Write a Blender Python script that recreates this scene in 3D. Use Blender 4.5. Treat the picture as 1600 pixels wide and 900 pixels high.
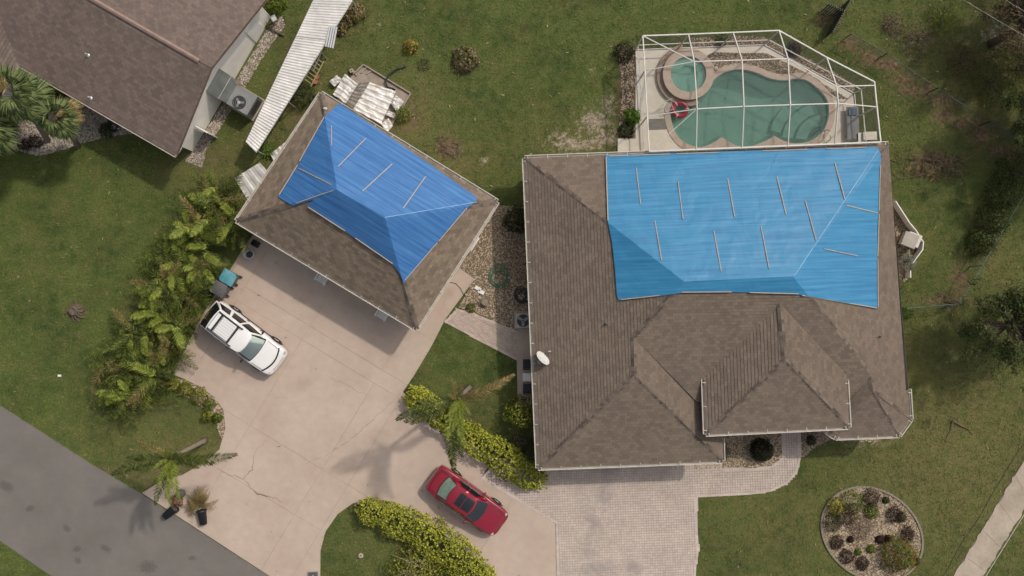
import bpy, bmesh, math, random
import numpy as np
from mathutils import Vector, Matrix, noise as mnoise
random.seed(7); rng = np.random.default_rng(7)
R = math.radians
for o in list(bpy.data.objects): bpy.data.objects.remove(o)
scene = bpy.context.scene
COL = scene.collection
# ------------------------------------------------------------------ camera, sky, sun, exposure
H = 48.0          # flying height of the drone, metres
S = 28.0          # ground pixels per metre in the 1600 px photograph
cam = bpy.data.cameras.new('camera'); cam.sensor_width = 36.0
cam.lens = S*H/1600*36.0; cam.clip_start = 0.5; cam.clip_end = 3000
camo = bpy.data.objects.new('camera', cam); COL.objects.link(camo)
camo.location = (0, 0, H); scene.camera = camo
SUN_AZ = math.atan2(.763, .646); SUN_EL = R(48.5)
world = bpy.data.worlds.new('World'); scene.world = world; world.use_nodes = True
wn = world.node_tree; wn.nodes.clear()
sky = wn.nodes.new('ShaderNodeTexSky'); sky.sky_type = 'NISHITA'; sky.sun_disc = False
sky.sun_elevation = SUN_EL; sky.sun_rotation = SUN_AZ
sky.air_density = 1.0; sky.dust_density = 4.0; sky.ozone_density = 0.6
bgn = wn.nodes.new('ShaderNodeBackground'); bgn.inputs[1].default_value = 0.142
hsv = wn.nodes.new('ShaderNodeHueSaturation'); hsv.inputs['Saturation'].default_value = 0.45
wo = wn.nodes.new('ShaderNodeOutputWorld')
wn.links.new(sky.outputs[0], hsv.inputs['Color']); wn.links.new(hsv.outputs[0], bgn.inputs[0]); wn.links.new(bgn.outputs[0], wo.inputs[0])
sd = bpy.data.lights.new('sun', 'SUN'); sd.energy = 2.25; sd.angle = R(2.0); sd.color = (1.0, .93, .84)
so = bpy.data.objects.new('sun', sd); COL.objects.link(so)
sdir = Vector((math.cos(SUN_EL)*math.sin(SUN_AZ), math.cos(SUN_EL)*math.cos(SUN_AZ), math.sin(SUN_EL)))
so.rotation_euler = sdir.to_track_quat('Z', 'Y').to_euler(); so.location = sdir*60
vs = scene.view_settings; vs.view_transform = 'Standard'; vs.look = 'None'; vs.gamma = 1; vs.exposure = -0.12; vs.use_curve_mapping = False
scene.render.engine = 'CYCLES'; scene.cycles.transparent_max_bounces = 8; scene.cycles.max_bounces = 4; scene.cycles.diffuse_bounces = 2; scene.cycles.glossy_bounces = 2; scene.cycles.use_adaptive_sampling = True; scene.cycles.adaptive_threshold = .025

# ------------------------------------------------------------------ helpers
def P(px, py, h=0.0):
    """photograph pixel (1600x900) at height h -> world point"""
    k = (H-h)/H/S
    return Vector(((px-800)*k, (450-py)*k, h))
def PL(pts, h=0.0): return [P(x, y, h) for x, y in pts]
def on_plane(px, py, pl):
    c, n = pl; o = Vector((0, 0, H)); d = P(px, py, 0)-o
    return o + d*((c-o).dot(n)/d.dot(n))
def plane3(a, b, c):
    n = (b-a).cross(c-a).normalized()
    if n.z < 0: n = -n
    return (a.copy(), n)
def zat(pl, x, y):
    c, n = pl; return c.z-((x-c.x)*n.x+(y-c.y)*n.y)/n.z

def link(name, me, mat, parent=None, origin=None, smooth=False):
    o = bpy.data.objects.new(name, me); COL.objects.link(o)
    if mat is not None:
        for m in (mat if isinstance(mat, (list, tuple)) else [mat]): me.materials.append(m)
    if smooth: me.polygons.foreach_set('use_smooth', [True]*len(me.polygons))
    if parent is not None: o.parent = parent
    elif origin is not None: o.location = origin
    return o
def tag(o, label=None, cat=None, group=None, kind=None):
    if label: o['label'] = label
    if cat: o['category'] = cat
    if group: o['group'] = group
    if kind: o['kind'] = kind
    return o
def thing(name, label, cat, loc=(0, 0, 0), rz=0.0, group=None):
    o = bpy.data.objects.new(name, None); COL.objects.link(o); o.empty_display_size = .2
    o.location = loc; o.rotation_euler = (0, 0, rz)
    return tag(o, label, cat, group)
def copy_tree(o, parent=None):
    c = o.copy(); COL.objects.link(c); c.parent = parent
    for ch in list(o.children): copy_tree(ch, c)
    return c
def root_loc(parent):
    v = Vector((0, 0, 0)); p = parent
    while p is not None: v += Vector(p.location); p = p.parent
    return v

class MB:
    def __init__(s): s.v = []; s.f = []; s.uv = []; s.mi = []
    def poly(s, pts, uv=None, mi=0):
        b = len(s.v); s.v += [tuple(p) for p in pts]; s.f.append(tuple(range(b, b+len(pts)))); s.uv.append(uv); s.mi.append(mi)
        return s
    def raw(s, vs_, fs, mi=0):
        b = len(s.v); s.v += [tuple(p) for p in vs_]
        for f in fs: s.f.append(tuple(b+i for i in f)); s.uv.append(None); s.mi.append(mi)
        return s
    def box(s, c, sz, rz=0.0, M=None, mi=0):
        hx, hy, hz = sz[0]/2, sz[1]/2, sz[2]/2
        m = M if M is not None else Matrix.Rotation(rz, 3, 'Z')
        vs_ = [Vector(c)+m @ Vector((x*hx, y*hy, z*hz)) for z in (-1, 1) for x, y in ((-1, -1), (1, -1), (1, 1), (-1, 1))]
        return s.raw(vs_, [(3, 2, 1, 0), (4, 5, 6, 7), (0, 1, 5, 4), (1, 2, 6, 5), (2, 3, 7, 6), (3, 0, 4, 7)], mi)
    def bar(s, a, b, w, h, up=Vector((0, 0, 1)), mi=0):
        a = Vector(a); b = Vector(b); x = (b-a); L = x.length
        if L < 1e-6: return s
        x.normalize(); y = up.cross(x)
        if y.length < 1e-4: y = Vector((0, 1, 0)).cross(x)
        y.normalize(); z = x.cross(y)
        m = Matrix((x, y, z)).transposed()
        return s.box((a+b)/2, (L, w, h), M=m, mi=mi)
    def prism(s, pts, z0, z1, top_uv=None, mi=0):
        n = len(pts); pts = [Vector(p) for p in pts]
        ar = sum(pts[i].x*pts[(i+1) % n].y-pts[(i+1) % n].x*pts[i].y for i in range(n))
        if ar < 0: pts = pts[::-1]
        vs_ = [(p.x, p.y, z0) for p in pts]+[(p.x, p.y, z1) for p in pts]
        return s.raw(vs_, [tuple(range(n-1, -1, -1)), tuple(range(n, 2*n))]+[(i, (i+1) % n, n+(i+1) % n, n+i) for i in range(n)], mi)
    def tube(s, path, r, n=8, cap=True, mi=0):
        path = [Vector(p) for p in path]; m = len(path)
        rs = r if isinstance(r, (list, tuple)) else [r]*m
        vs_ = []
        for i in range(m):
            t = (path[min(i+1, m-1)]-path[max(i-1, 0)])
            t = t.normalized() if t.length > 1e-9 else Vector((0, 0, 1))
            a = Vector((0, 0, 1)) if abs(t.z) < .9 else Vector((1, 0, 0))
            x = t.cross(a).normalized(); y = t.cross(x)
            for k in range(n):
                an = 2*math.pi*k/n; vs_.append(path[i]+x*(math.cos(an)*rs[i])+y*(math.sin(an)*rs[i]))
        fs = [(i*n+k, i*n+(k+1) % n, (i+1)*n+(k+1) % n, (i+1)*n+k) for i in range(m-1) for k in range(n)]
        if cap: fs += [tuple(range(n-1, -1, -1)), tuple(range((m-1)*n, m*n))]
        return s.raw(vs_, fs, mi)
    def lathe(s, c, prof, n=20, mi=0):
        vs_ = [(c[0]+r*math.cos(2*math.pi*k/n), c[1]+r*math.sin(2*math.pi*k/n), c[2]+z) for r, z in prof for k in range(n)]
        m = len(prof)
        return s.raw(vs_, [(i*n+k, i*n+(k+1) % n, (i+1)*n+(k+1) % n, (i+1)*n+k) for i in range(m-1) for k in range(n)]+[tuple(range(n-1, -1, -1)), tuple(range((m-1)*n, m*n))], mi)
    def grid(s, fn, nu, nv, u0=0, u1=1, v0=0, v1=1, mi=0):
        vs_ = [fn(u0+(u1-u0)*i/nu, v0+(v1-v0)*j/nv) for j in range(nv+1) for i in range(nu+1)]
        return s.raw(vs_, [(j*(nu+1)+i, j*(nu+1)+i+1, (j+1)*(nu+1)+i+1, (j+1)*(nu+1)+i) for j in range(nv) for i in range(nu)], mi)
    def mesh(s, name, off=None):
        me = bpy.data.meshes.new(name)
        if off is not None: vv = [(v[0]-off[0], v[1]-off[1], v[2]-off[2]) for v in s.v]
        else: vv = s.v
        me.from_pydata(vv, [], s.f)
        if any(u is not None for u in s.uv):
            l = me.uv_layers.new(name='UVMap'); i = 0
            for f, u in zip(s.f, s.uv):
                for k in range(len(f)):
                    if u is not None: l.data[i].uv = u[k]
                    i += 1
        if any(s.mi): me.polygons.foreach_set('material_index', s.mi)
        return me
    def build(s, name, mat, parent=None, smooth=False, local=False, sub=0, bevel=0):
        """world-space vertices; a top-level mesh gets its origin at the middle of its base"""
        if parent is not None: off = None if local else root_loc(parent)
        elif local: off = None
        else:
            a = np.array(s.v); off = Vector(((a[:, 0].min()+a[:, 0].max())/2, (a[:, 1].min()+a[:, 1].max())/2, a[:, 2].min()))
        o = link(name, s.mesh(name, off), mat, parent, off if parent is None else None, smooth)
        if bevel:
            m = o.modifiers.new('bevel', 'BEVEL'); m.width = bevel; m.segments = 2; m.limit_method = 'ANGLE'
        if sub:
            m = o.modifiers.new('sub', 'SUBSURF'); m.levels = sub; m.render_levels = sub
        return o
def np_mesh(name, verts, faces):
    """verts (N,3), faces (M,k) equal-sized"""
    me = bpy.data.meshes.new(name); verts = np.ascontiguousarray(verts, dtype=np.float32); faces = np.ascontiguousarray(faces, dtype=np.int32)
    M_, k = faces.shape
    me.vertices.add(len(verts)); me.vertices.foreach_set('co', verts.ravel())
    me.loops.add(M_*k); me.loops.foreach_set('vertex_index', faces.ravel())
    me.polygons.add(M_); me.polygons.foreach_set('loop_start', np.arange(0, M_*k, k, dtype=np.int32))
    try: me.polygons.foreach_set('loop_total', np.full(M_, k, dtype=np.int32))
    except Exception: pass
    me.update(calc_edges=True); me.validate()
    return me
def in_poly(x, y, poly):
    ins = np.zeros(x.shape, bool); n = len(poly); j = n-1
    for i in range(n):
        xi, yi = poly[i][0], poly[i][1]; xj, yj = poly[j][0], poly[j][1]
        if abs(yj-yi) > 1e-12:
            ins ^= ((yi > y) != (yj > y)) & (x < (xj-xi)*(y-yi)/(yj-yi)+xi)
        j = i
    return ins
def catmull(pts, n=6, closed=True):
    out = []; m = len(pts); pts = [Vector(p) for p in pts]
    for i in range(m if closed else m-1):
        g = (lambda k: pts[k % m]) if closed else (lambda k: pts[max(0, min(m-1, k))])
        p0, p1, p2, p3 = g(i-1), g(i), g(i+1), g(i+2)
        for k in range(n):
            t = k/n
            out.append(.5*((2*p1)+(p2-p0)*t+(2*p0-5*p1+4*p2-p3)*t*t+(3*p1-p0-3*p2+p3)*t**3))
    if not closed: out.append(pts[-1])
    return out
def offset_loop(pts, d):
    n = len(pts); pts = [Vector((p[0], p[1], 0)) for p in pts]
    ar = sum(pts[i].x*pts[(i+1) % n].y-pts[(i+1) % n].x*pts[i].y for i in range(n)); sg = 1 if ar > 0 else -1
    out = []
    for i in range(n):
        t = (pts[(i+1) % n]-pts[i-1]).normalized(); out.append(pts[i]+Vector((t.y, -t.x, 0))*d*sg)
    return out

# ------------------------------------------------------------------ materials
MATS = {}
def lin(r, g, b):
    f = lambda c: (c/255/12.92) if c/255 <= .04045 else ((c/255+.055)/1.055)**2.4
    return (f(r), f(g), f(b), 1)
def mat(name, c1, c2=None, scale=3.0, rough=.8, bump=0.0, bscale=40.0, metal=0.0, coat=0.0, island=0.0, detail=5, spec=None, stretch=None, translucent=0.0, c3=None, coord='pos', alpha=None, distort=0.0):
    if name in MATS: return MATS[name]
    m = bpy.data.materials.new(name); m.use_nodes = True; nt = m.node_tree; N = nt.nodes; L = nt.links
    bs = N['Principled BSDF']; bs.inputs['Roughness'].default_value = rough; bs.inputs['Metallic'].default_value = metal
    bs.inputs['Coat Weight'].default_value = coat; bs.inputs['Coat Roughness'].default_value = .05
    if spec is not None: bs.inputs['Specular IOR Level'].default_value = spec
    geo = N.new('ShaderNodeNewGeometry')
    src = geo.outputs['Position']
    if coord == 'uv':
        tc = N.new('ShaderNodeTexCoord'); src = tc.outputs['UV']
    elif coord == 'obj':
        tc = N.new('ShaderNodeTexCoord'); src = tc.outputs['Object']
    if stretch:
        mp = N.new('ShaderNodeMapping'); mp.inputs['Scale'].default_value = stretch; L.new(src, mp.inputs['Vector'])
        src2 = mp.outputs[0]
    else: src2 = src
    col = None
    if c2 is not None:
        nz = N.new('ShaderNodeTexNoise'); nz.inputs['Scale'].default_value = scale; nz.inputs['Detail'].default_value = detail; nz.inputs['Roughness'].default_value = .62
        nz.inputs['Distortion'].default_value = distort
        L.new(src2, nz.inputs['Vector'])
        rp = N.new('ShaderNodeValToRGB'); rp.color_ramp.elements[0].position = .32; rp.color_ramp.elements[1].position = .68
        rp.color_ramp.elements[0].color = c1; rp.color_ramp.elements[1].color = c2
        if c3 is not None:
            e = rp.color_ramp.elements.new(.5); e.color = c3
        fac = nz.outputs['Fac']
        if island > 0:
            mx = N.new('ShaderNodeMix'); mx.data_type = 'FLOAT'; mx.inputs[0].default_value = island
            L.new(nz.outputs['Fac'], mx.inputs[2])
            ma = N.new('ShaderNodeMapRange'); ma.inputs[3].default_value = .2; ma.inputs[4].default_value = .8
            L.new(geo.outputs['Random Per Island'], ma.inputs[0]); L.new(ma.outputs[0], mx.inputs[3]); fac = mx.outputs[0]
        L.new(fac, rp.inputs[0]); L.new(rp.outputs[0], bs.inputs['Base Color']); col = rp.outputs[0]
    else: bs.inputs['Base Color'].default_value = c1
    if bump > 0:
        nb = N.new('ShaderNodeTexNoise'); nb.inputs['Scale'].default_value = bscale; nb.inputs['Detail'].default_value = 6
        L.new(src2, nb.inputs['Vector'])
        b = N.new('ShaderNodeBump'); b.inputs['Strength'].default_value = bump; b.inputs['Distance'].default_value = .02
        L.new(nb.outputs['Fac'], b.inputs['Height']); L.new(b.outputs[0], bs.inputs['Normal'])
    if translucent > 0:
        tr = N.new('ShaderNodeBsdfTranslucent'); ms = N.new('ShaderNodeMixShader'); ms.inputs[0].default_value = translucent
        if col is not None: L.new(col, tr.inputs['Color'])
        else: tr.inputs['Color'].default_value = c1
        L.new(bs.outputs[0], ms.inputs[1]); L.new(tr.outputs[0], ms.inputs[2]); L.new(ms.outputs[0], N['Material Output'].inputs[0])
    if alpha is not None:
        tp = N.new('ShaderNodeBsdfTransparent'); ms = N.new('ShaderNodeMixShader'); ms.inputs[0].default_value = alpha
        L.new(tp.outputs[0], ms.inputs[1]); L.new(bs.outputs[0], ms.inputs[2]); L.new(ms.outputs[0], N['Material Output'].inputs[0])
    MATS[name] = m; return m
def add_spots(m, spots, colour, strength=.8, nscale=6.0, soft=.5):
    """stains of the surface itself: list of (x, y, rx, ry, angle)"""
    nt = m.node_tree; N = nt.nodes; L = nt.links; bs = N['Principled BSDF']
    geo = N.new('ShaderNodeNewGeometry'); nz = N.new('ShaderNodeTexNoise'); nz.inputs['Scale'].default_value = nscale; nz.inputs['Detail'].default_value = 6
    L.new(geo.outputs['Position'], nz.inputs['Vector'])
    acc = None
    for x, y, rx, ry, an in spots:
        mp = N.new('ShaderNodeMapping'); mp.vector_type = 'TEXTURE'
        mp.inputs['Location'].default_value = (x, y, 0); mp.inputs['Rotation'].default_value = (0, 0, an); mp.inputs['Scale'].default_value = (rx, ry, 1000)
        L.new(geo.outputs['Position'], mp.inputs['Vector'])
        ln = N.new('ShaderNodeVectorMath'); ln.operation = 'LENGTH'; L.new(mp.outputs[0], ln.inputs[0])
        ad = N.new('ShaderNodeMath'); ad.operation = 'MULTIPLY_ADD'; L.new(nz.outputs['Fac'], ad.inputs[0]); ad.inputs[1].default_value = 1.6; L.new(ln.outputs['Value'], ad.inputs[2])
        mr = N.new('ShaderNodeMapRange'); mr.inputs[1].default_value = 1.6-soft; mr.inputs[2].default_value = 1.6; mr.inputs[3].default_value = 1; mr.inputs[4].default_value = 0
        L.new(ad.outputs[0], mr.inputs[0])
        if acc is None: acc = mr.outputs[0]
        else:
            mm = N.new('ShaderNodeMath'); mm.operation = 'MAXIMUM'; L.new(acc, mm.inputs[0]); L.new(mr.outputs[0], mm.inputs[1]); acc = mm.outputs[0]
    sc = N.new('ShaderNodeMath'); sc.operation = 'MULTIPLY'; L.new(acc, sc.inputs[0]); sc.inputs[1].default_value = strength
    mx = N.new('ShaderNodeMix'); mx.data_type = 'RGBA'; L.new(sc.outputs[0], mx.inputs[0])
    old = bs.inputs['Base Color'].links[0].from_socket; L.new(old, mx.inputs[6]); mx.inputs[7].default_value = colour
    L.new(mx.outputs[2], bs.inputs['Base Color'])
def mul_noise(m, scale, lo, hi, stretch=None, detail=3):
    """multiply the base colour by a second noise layer (grain, wear)"""
    nt = m.node_tree; N = nt.nodes; L = nt.links; bs = N['Principled BSDF']
    geo = N.new('ShaderNodeNewGeometry'); nz = N.new('ShaderNodeTexNoise'); nz.inputs['Scale'].default_value = scale; nz.inputs['Detail'].default_value = detail
    src = geo.outputs['Position']
    if stretch:
        mp = N.new('ShaderNodeMapping'); mp.inputs['Scale'].default_value = stretch[0]; mp.inputs['Rotation'].default_value = (0, 0, stretch[1]); L.new(src, mp.inputs['Vector']); src = mp.outputs[0]
    L.new(src, nz.inputs['Vector'])
    mr = N.new('ShaderNodeMapRange'); mr.inputs[1].default_value = .3; mr.inputs[2].default_value = .7; mr.inputs[3].default_value = lo; mr.inputs[4].default_value = hi
    L.new(nz.outputs['Fac'], mr.inputs[0])
    vm = N.new('ShaderNodeVectorMath'); vm.operation = 'SCALE'
    old = bs.inputs['Base Color'].links[0].from_socket; L.new(old, vm.inputs[0]); L.new(mr.outputs[0], vm.inputs['Scale']); L.new(vm.outputs[0], bs.inputs['Base Color'])

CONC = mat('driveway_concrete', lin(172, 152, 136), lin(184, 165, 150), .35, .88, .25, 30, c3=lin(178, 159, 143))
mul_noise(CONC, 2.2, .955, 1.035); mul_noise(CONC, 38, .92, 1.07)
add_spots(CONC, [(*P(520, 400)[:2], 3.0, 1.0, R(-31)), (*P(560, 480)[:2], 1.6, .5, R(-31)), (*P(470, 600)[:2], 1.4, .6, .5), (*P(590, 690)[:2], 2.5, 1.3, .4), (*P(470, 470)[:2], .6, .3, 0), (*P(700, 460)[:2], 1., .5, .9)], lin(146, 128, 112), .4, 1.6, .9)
ROADM = mat('road_asphalt', lin(106, 100, 93), lin(115, 109, 102), .6, .92, .5, 60, c3=lin(110, 104, 98))
mul_noise(ROADM, .25, .95, 1.05); mul_noise(ROADM, 55, .88, 1.12)
add_spots(ROADM, [(*P(231, 886)[:2], .75, .55, 0), (*P(165, 857)[:2], .5, .25, -.5), (*P(104, 826)[:2], .4, .25, -.6), (*P(47, 795)[:2], .4, .25, .3), (*P(120, 858)[:2], .35, .25, .3), (*P(10, 760)[:2], .7, .4, -.5), (*P(122, 876)[:2], .3, .3, 0), (*P(300, 872)[:2], .35, .2, 0)], lin(72, 67, 62), .5, 11, .4)
PAVER = mat('paver_concrete', lin(181, 166, 154), lin(195, 180, 168), 30, .9, .3, 60, island=.6)
mul_noise(PAVER, .9, .88, 1.06)
add_spots(PAVER, [(*P(942, 772)[:2], .8, 1.3, 0), (*P(925, 815)[:2], .8, 1.2, .3), (*P(918, 860)[:2], .9, .8, 0), (*P(935, 890)[:2], 2.2, .8, 0), (*P(990, 885)[:2], 1., .7, 0), (*P(945, 735)[:2], 1.2, .5, 0)], lin(138, 130, 127), .6, 3, .8)
PAVERP = mat('paver_pink', lin(172, 153, 140), lin(192, 173, 160), 30, .9, .3, 60, island=.6)
JOINT = mat('joint_sand', lin(138, 124, 112), lin(156, 141, 128), 8, .95)
CRACKM = mat('crack_dark', lin(104, 91, 80), lin(128, 114, 101), 6, .95)
WALK = mat('sidewalk_concrete', lin(150, 137, 120), lin(176, 162, 144), .8, .9, .3, 40); mul_noise(WALK, 9, .9, 1.06)
GRAVELBED = mat('gravel_bed', lin(98, 83, 67), lin(130, 113, 93), 14, .95, .6, 50)
STONE = mat('gravel_stone', lin(108, 92, 74), lin(188, 170, 144), 2, .9, island=.85)
STONEW = mat('gravel_stone_pale', lin(126, 116, 104), lin(186, 176, 162), 2, .9, island=.85)
MULCH = mat('mulch', lin(66, 52, 42), lin(112, 90, 72), 12, .95, .7, 40)
GUTTER = mat('gutter_white', lin(180, 172, 158), lin(200, 192, 178), 2.5, .5)
WHITEW = mat('stucco_white', lin(226, 218, 208), lin(236, 229, 219), 1.2, .9, .3, 50)
SOFFIT = mat('soffit', lin(180, 170, 155), lin(196, 186, 170), 3, .8)
WOOD = mat('batten_wood', lin(150, 138, 124), lin(184, 170, 154), 4, .8, island=.5)
WOODG = mat('old_wood', lin(120, 106, 92), lin(164, 150, 134), 5, .85, island=.5)
WHITEP = mat('white_paint', lin(214, 210, 202), lin(232, 228, 222), 3, .45)
ALU = mat('aluminium', lin(188, 186, 182), lin(214, 212, 208), 3, .35, metal=.35)
METG = mat('grey_sheet_metal', lin(128, 128, 124), lin(150, 150, 146), 2, .45, metal=.3)
METD = mat('dark_metal', lin(38, 38, 40), lin(54, 54, 55), 3, .5)
BLACKP = mat('black_plastic', lin(26, 26, 28), lin(40, 40, 43), 3, .45)
GREYP = mat('grey_plastic', lin(72, 70, 68), lin(88, 86, 83), 3, .5)
RUBBER = mat('tyre_rubber', lin(24, 24, 24), lin(36, 36, 36), 5, .85)
CHROME = mat('chrome', lin(190, 190, 192), lin(205, 205, 207), 3, .18, metal=.9)
TERRA = mat('terracotta', lin(140, 88, 62), lin(168, 112, 84), 4, .85)
SOILM = mat('soil', lin(72, 57, 44), lin(102, 84, 66), 9, .95, .5, 40)
BARK = mat('palm_bark', lin(108, 96, 82), lin(150, 138, 122), 7, .95, .6, 30, stretch=(1, 1, 5))
BARKD = mat('tree_bark', lin(74, 62, 52), lin(112, 98, 84), 7, .95, .6, 30)
# ------------------------------------------------------------------ ground
SAND = [(930, 190, 30, 22, .7), (900, 226, 60, 12, .7), (950, 165, 14, 24, .62), (945, 215, 38, 18, .65), (925, 110, 8, 7, .5), (880, 215, 25, 12, .6), (710, 235, 12, 8, .6), (757, 253, 8, 6, .8), (1350, 690, 60, 8, .5), (1430, 70, 40, 30, .35), (1555, 55, 30, 22, .55), (590, 40, 16, 8, .4), (480, 95, 40, 18, .25), (160, 790, 10, 10, .4)]
SOIL = [(700, 230, 24, 24, .85), (718, 262, 40, 14, .4), (640, 185, 30, 40, .6), (655, 150, 40, 30, .35), (600, 75, 30, 40, .3), (650, 112, 18, 12, .5), (727, 92, 18, 18, .4), (1455, 256, 44, 24, .8), (1500, 440, 20, 40, .7), (1475, 470, 60, 12, .7), (1540, 360, 25, 60, .55), (975, 150, 17, 80, .7), (1300, 30, 40, 30, .55), (1390, 45, 20, 26, .5), (1560, 200, 60, 60, .4), (118, 488, 16, 16, .8), (124, 530, 6, 40, .5), (250, 640, 60, 20, .35), (440, 250, 40, 40, .45), (330, 245, 50, 20, .5), (470, 190, 30, 40, .5), (350, 270, 60, 40, .3), (240, 750, 60, 18, .45), (185, 735, 60, 10, .5), (300, 740, 50, 14, .5), (1490, 700, 14, 60, .22), (1440, 815, 10, 50, .3), (450, 90, 25, 40, .35), (430, 130, 20, 20, .4), (1495, 150, 70, 50, .25), (1480, 560, 50, 30, .25), (1560, 20, 60, 40, .5), (700, 40, 40, 30, .15), (690, 560, 30, 20, .1)]
for i in range(14):
    t = i/13; SOIL.append((1330+t*250+8*math.sin(i*2.1), 68+t*175+7*math.sin(i*1.7), 24, 13, .85))
DRY = [(1480, 700, 180, 190, .75), (300, 720, 120, 60, .7), (450, 200, 60, 70, .6), (1250, 820, 160, 100, .45), (640, 190, 60, 70, .6), (1440, 560, 90, 70, .5), (330, 260, 80, 40, .5), (580, 850, 60, 60, .25), (1520, 130, 120, 120, .45), (740, 650, 50, 40, .4), (900, 220, 90, 40, .5), (1560, 420, 50, 60, .55), (500, 90, 70, 70, .45), (720, 250, 70, 40, .5), (1440, 380, 40, 80, .2), (230, 690, 80, 60, .4)]
def field(x, y, blobs):
    px = x*S+800; py = 450-y*S; f = np.zeros_like(px)
    for bx, by, rx, ry, s in blobs: f = np.maximum(f, s*np.exp(-(((px-bx)/rx)**2+((py-by)/ry)**2)*.9))
    return f

gx = np.concatenate([[-900, -300, -120, -60], np.arange(-36, 36.01, .3), [60, 120, 300, 900]])
gy = np.concatenate([[-900, -300, -120, -50], np.arange(-22, 22.01, .3), [50, 120, 300, 900]])
DECK_OUT = [(993, 77), (1192, 70), (1333, 147), (1343, 236), (1343, 262), (993, 262)]
deckw = PL(DECK_OUT)
X, Y = np.meshgrid(gx, gy); V = np.stack([X.ravel(), Y.ravel(), np.zeros(X.size)], 1)
nx, ny = len(gx), len(gy)
I, J = np.meshgrid(np.arange(nx-1), np.arange(ny-1)); a = (J*nx+I).ravel()
F = np.stack([a, a+1, a+1+nx, a+nx], 1)
di = in_poly(V[:, 0], V[:, 1], offset_loop(deckw, -.05)); F = F[~di[F].all(1)]
me = np_mesh('ground', V, F)
for nm, bl in (('sand', SAND), ('soil', SOIL), ('dry', DRY)):
    at = me.attributes.new(nm, 'FLOAT', 'POINT'); at.data.foreach_set('value', field(V[:, 0], V[:, 1], bl).astype(np.float32))
def lawn_material(name, blades=False):
    m = bpy.data.materials.new(name); m.use_nodes = True; nt = m.node_tree; N = nt.nodes; L = nt.links; bs = N['Principled BSDF']
    bs.inputs['Roughness'].default_value = .85; bs.inputs['Specular IOR Level'].default_value = .2
    geo = N.new('ShaderNodeNewGeometry'); pos = geo.outputs['Position']
    def noise(sc, det=5, ro=.6):
        n = N.new('ShaderNodeTexNoise'); n.inputs['Scale'].default_value = sc; n.inputs['Detail'].default_value = det; n.inputs['Roughness'].default_value = ro; L.new(pos, n.inputs['Vector']); return n.outputs['Fac']
    def rng_(s, a, b, c, d):
        r = N.new('ShaderNodeMapRange'); r.inputs[1].default_value = a; r.inputs[2].default_value = b; r.inputs[3].default_value = c; r.inputs[4].default_value = d; L.new(s, r.inputs[0]); return r.outputs[0]
    def mix(f, c1, c2):
        x = N.new('ShaderNodeMix'); x.data_type = 'RGBA'
        if isinstance(f, float): x.inputs[0].default_value = f
        else: L.new(f, x.inputs[0])
        for i, c in ((6, c1), (7, c2)):
            if isinstance(c, tuple): x.inputs[i].default_value = c
            else: L.new(c, x.inputs[i])
        return x.outputs[2]
    def math_(op, a, b):
        x = N.new('ShaderNodeMath'); x.operation = op
        for i, c in ((0, a), (1, b)):
            if isinstance(c, float): x.inputs[i].default_value = c
            else: L.new(c, x.inputs[i])
        return x.outputs[0]
    def attr(n):
        x = N.new('ShaderNodeAttribute'); x.attribute_name = n; return x.outputs['Fac']
    g = mix(rng_(noise(.3, 7, .62), .36, .62, 0, 1), lin(58, 75, 33), lin(88, 100, 48))
    g = mix(rng_(noise(.55, 5, .6), .52, .72, 0, .5), g, lin(112, 102, 62))
    g = mix(rng_(noise(1.7, 6), .38, .7, 0, .65), g, lin(110, 110, 62))
    if not blades: g = mix(rng_(noise(9, 4), .35, .65, 0, .5), g, lin(48, 58, 27))
    d = math_('MULTIPLY', attr('dry'), rng_(noise(2.2, 4, .7), .3, .6, 0, 1.2))
    g = mix(rng_(d, 0, 1, 0, 1), g, lin(111, 102, 64))
    if not blades:
        s = math_('ADD', attr('soil'), rng_(noise(2.6, 8, .75), .3, .7, -.5, .5))
        g = mix(rng_(s, .3, .75, 0, 1), g, mix(rng_(noise(5, 8), .35, .65, 0, 1), lin(74, 58, 44), lin(128, 106, 82)))
        s = math_('ADD', attr('sand'), rng_(noise(3.1, 8, .75), .3, .7, -.5, .5))
        g = mix(rng_(s, .3, .7, 0, 1), g, mix(rng_(noise(7, 8), .35, .65, 0, 1), lin(122, 106, 88), lin(176, 162, 144)))
        fine = rng_(noise(18, 5, .8), .3, .7, .68, 1.34)
    else:
        fine = rng_(geo.outputs['Random Per Island'], 0, 1, .72, 1.5)
    vm = N.new('ShaderNodeVectorMath'); vm.operation = 'SCALE'; L.new(g, vm.inputs[0]); L.new(fine, vm.inputs['Scale']); L.new(vm.outputs[0], bs.inputs['Base Color'])
    if not blades:
        b = N.new('ShaderNodeBump'); b.inputs['Strength'].default_value = .7; b.inputs['Distance'].default_value = .06; L.new(noise(16, 6, .75), b.inputs['Height']); L.new(b.outputs[0], bs.inputs['Normal'])
    return m
GROUND = lawn_material('lawn_ground'); BLADE = lawn_material('grass_blade', True)
ground = tag(link('ground', me, GROUND), kind='structure')

HARD = []     # areas without grass (world polygons)
# ------------------------------------------------------------------ road
ROADP = [(-1500, -321), (0, 633), (143, 725), (220, 771), (420, 900), (1800, 1778), (1800, 2065), (80, 900), (0, 845), (-1500, -190)]
rp = PL(ROADP); HARD.append(rp)
mb = MB(); mb.prism(rp, -.05, .004); road = tag(mb.build('road', ROADM), kind='structure')
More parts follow.
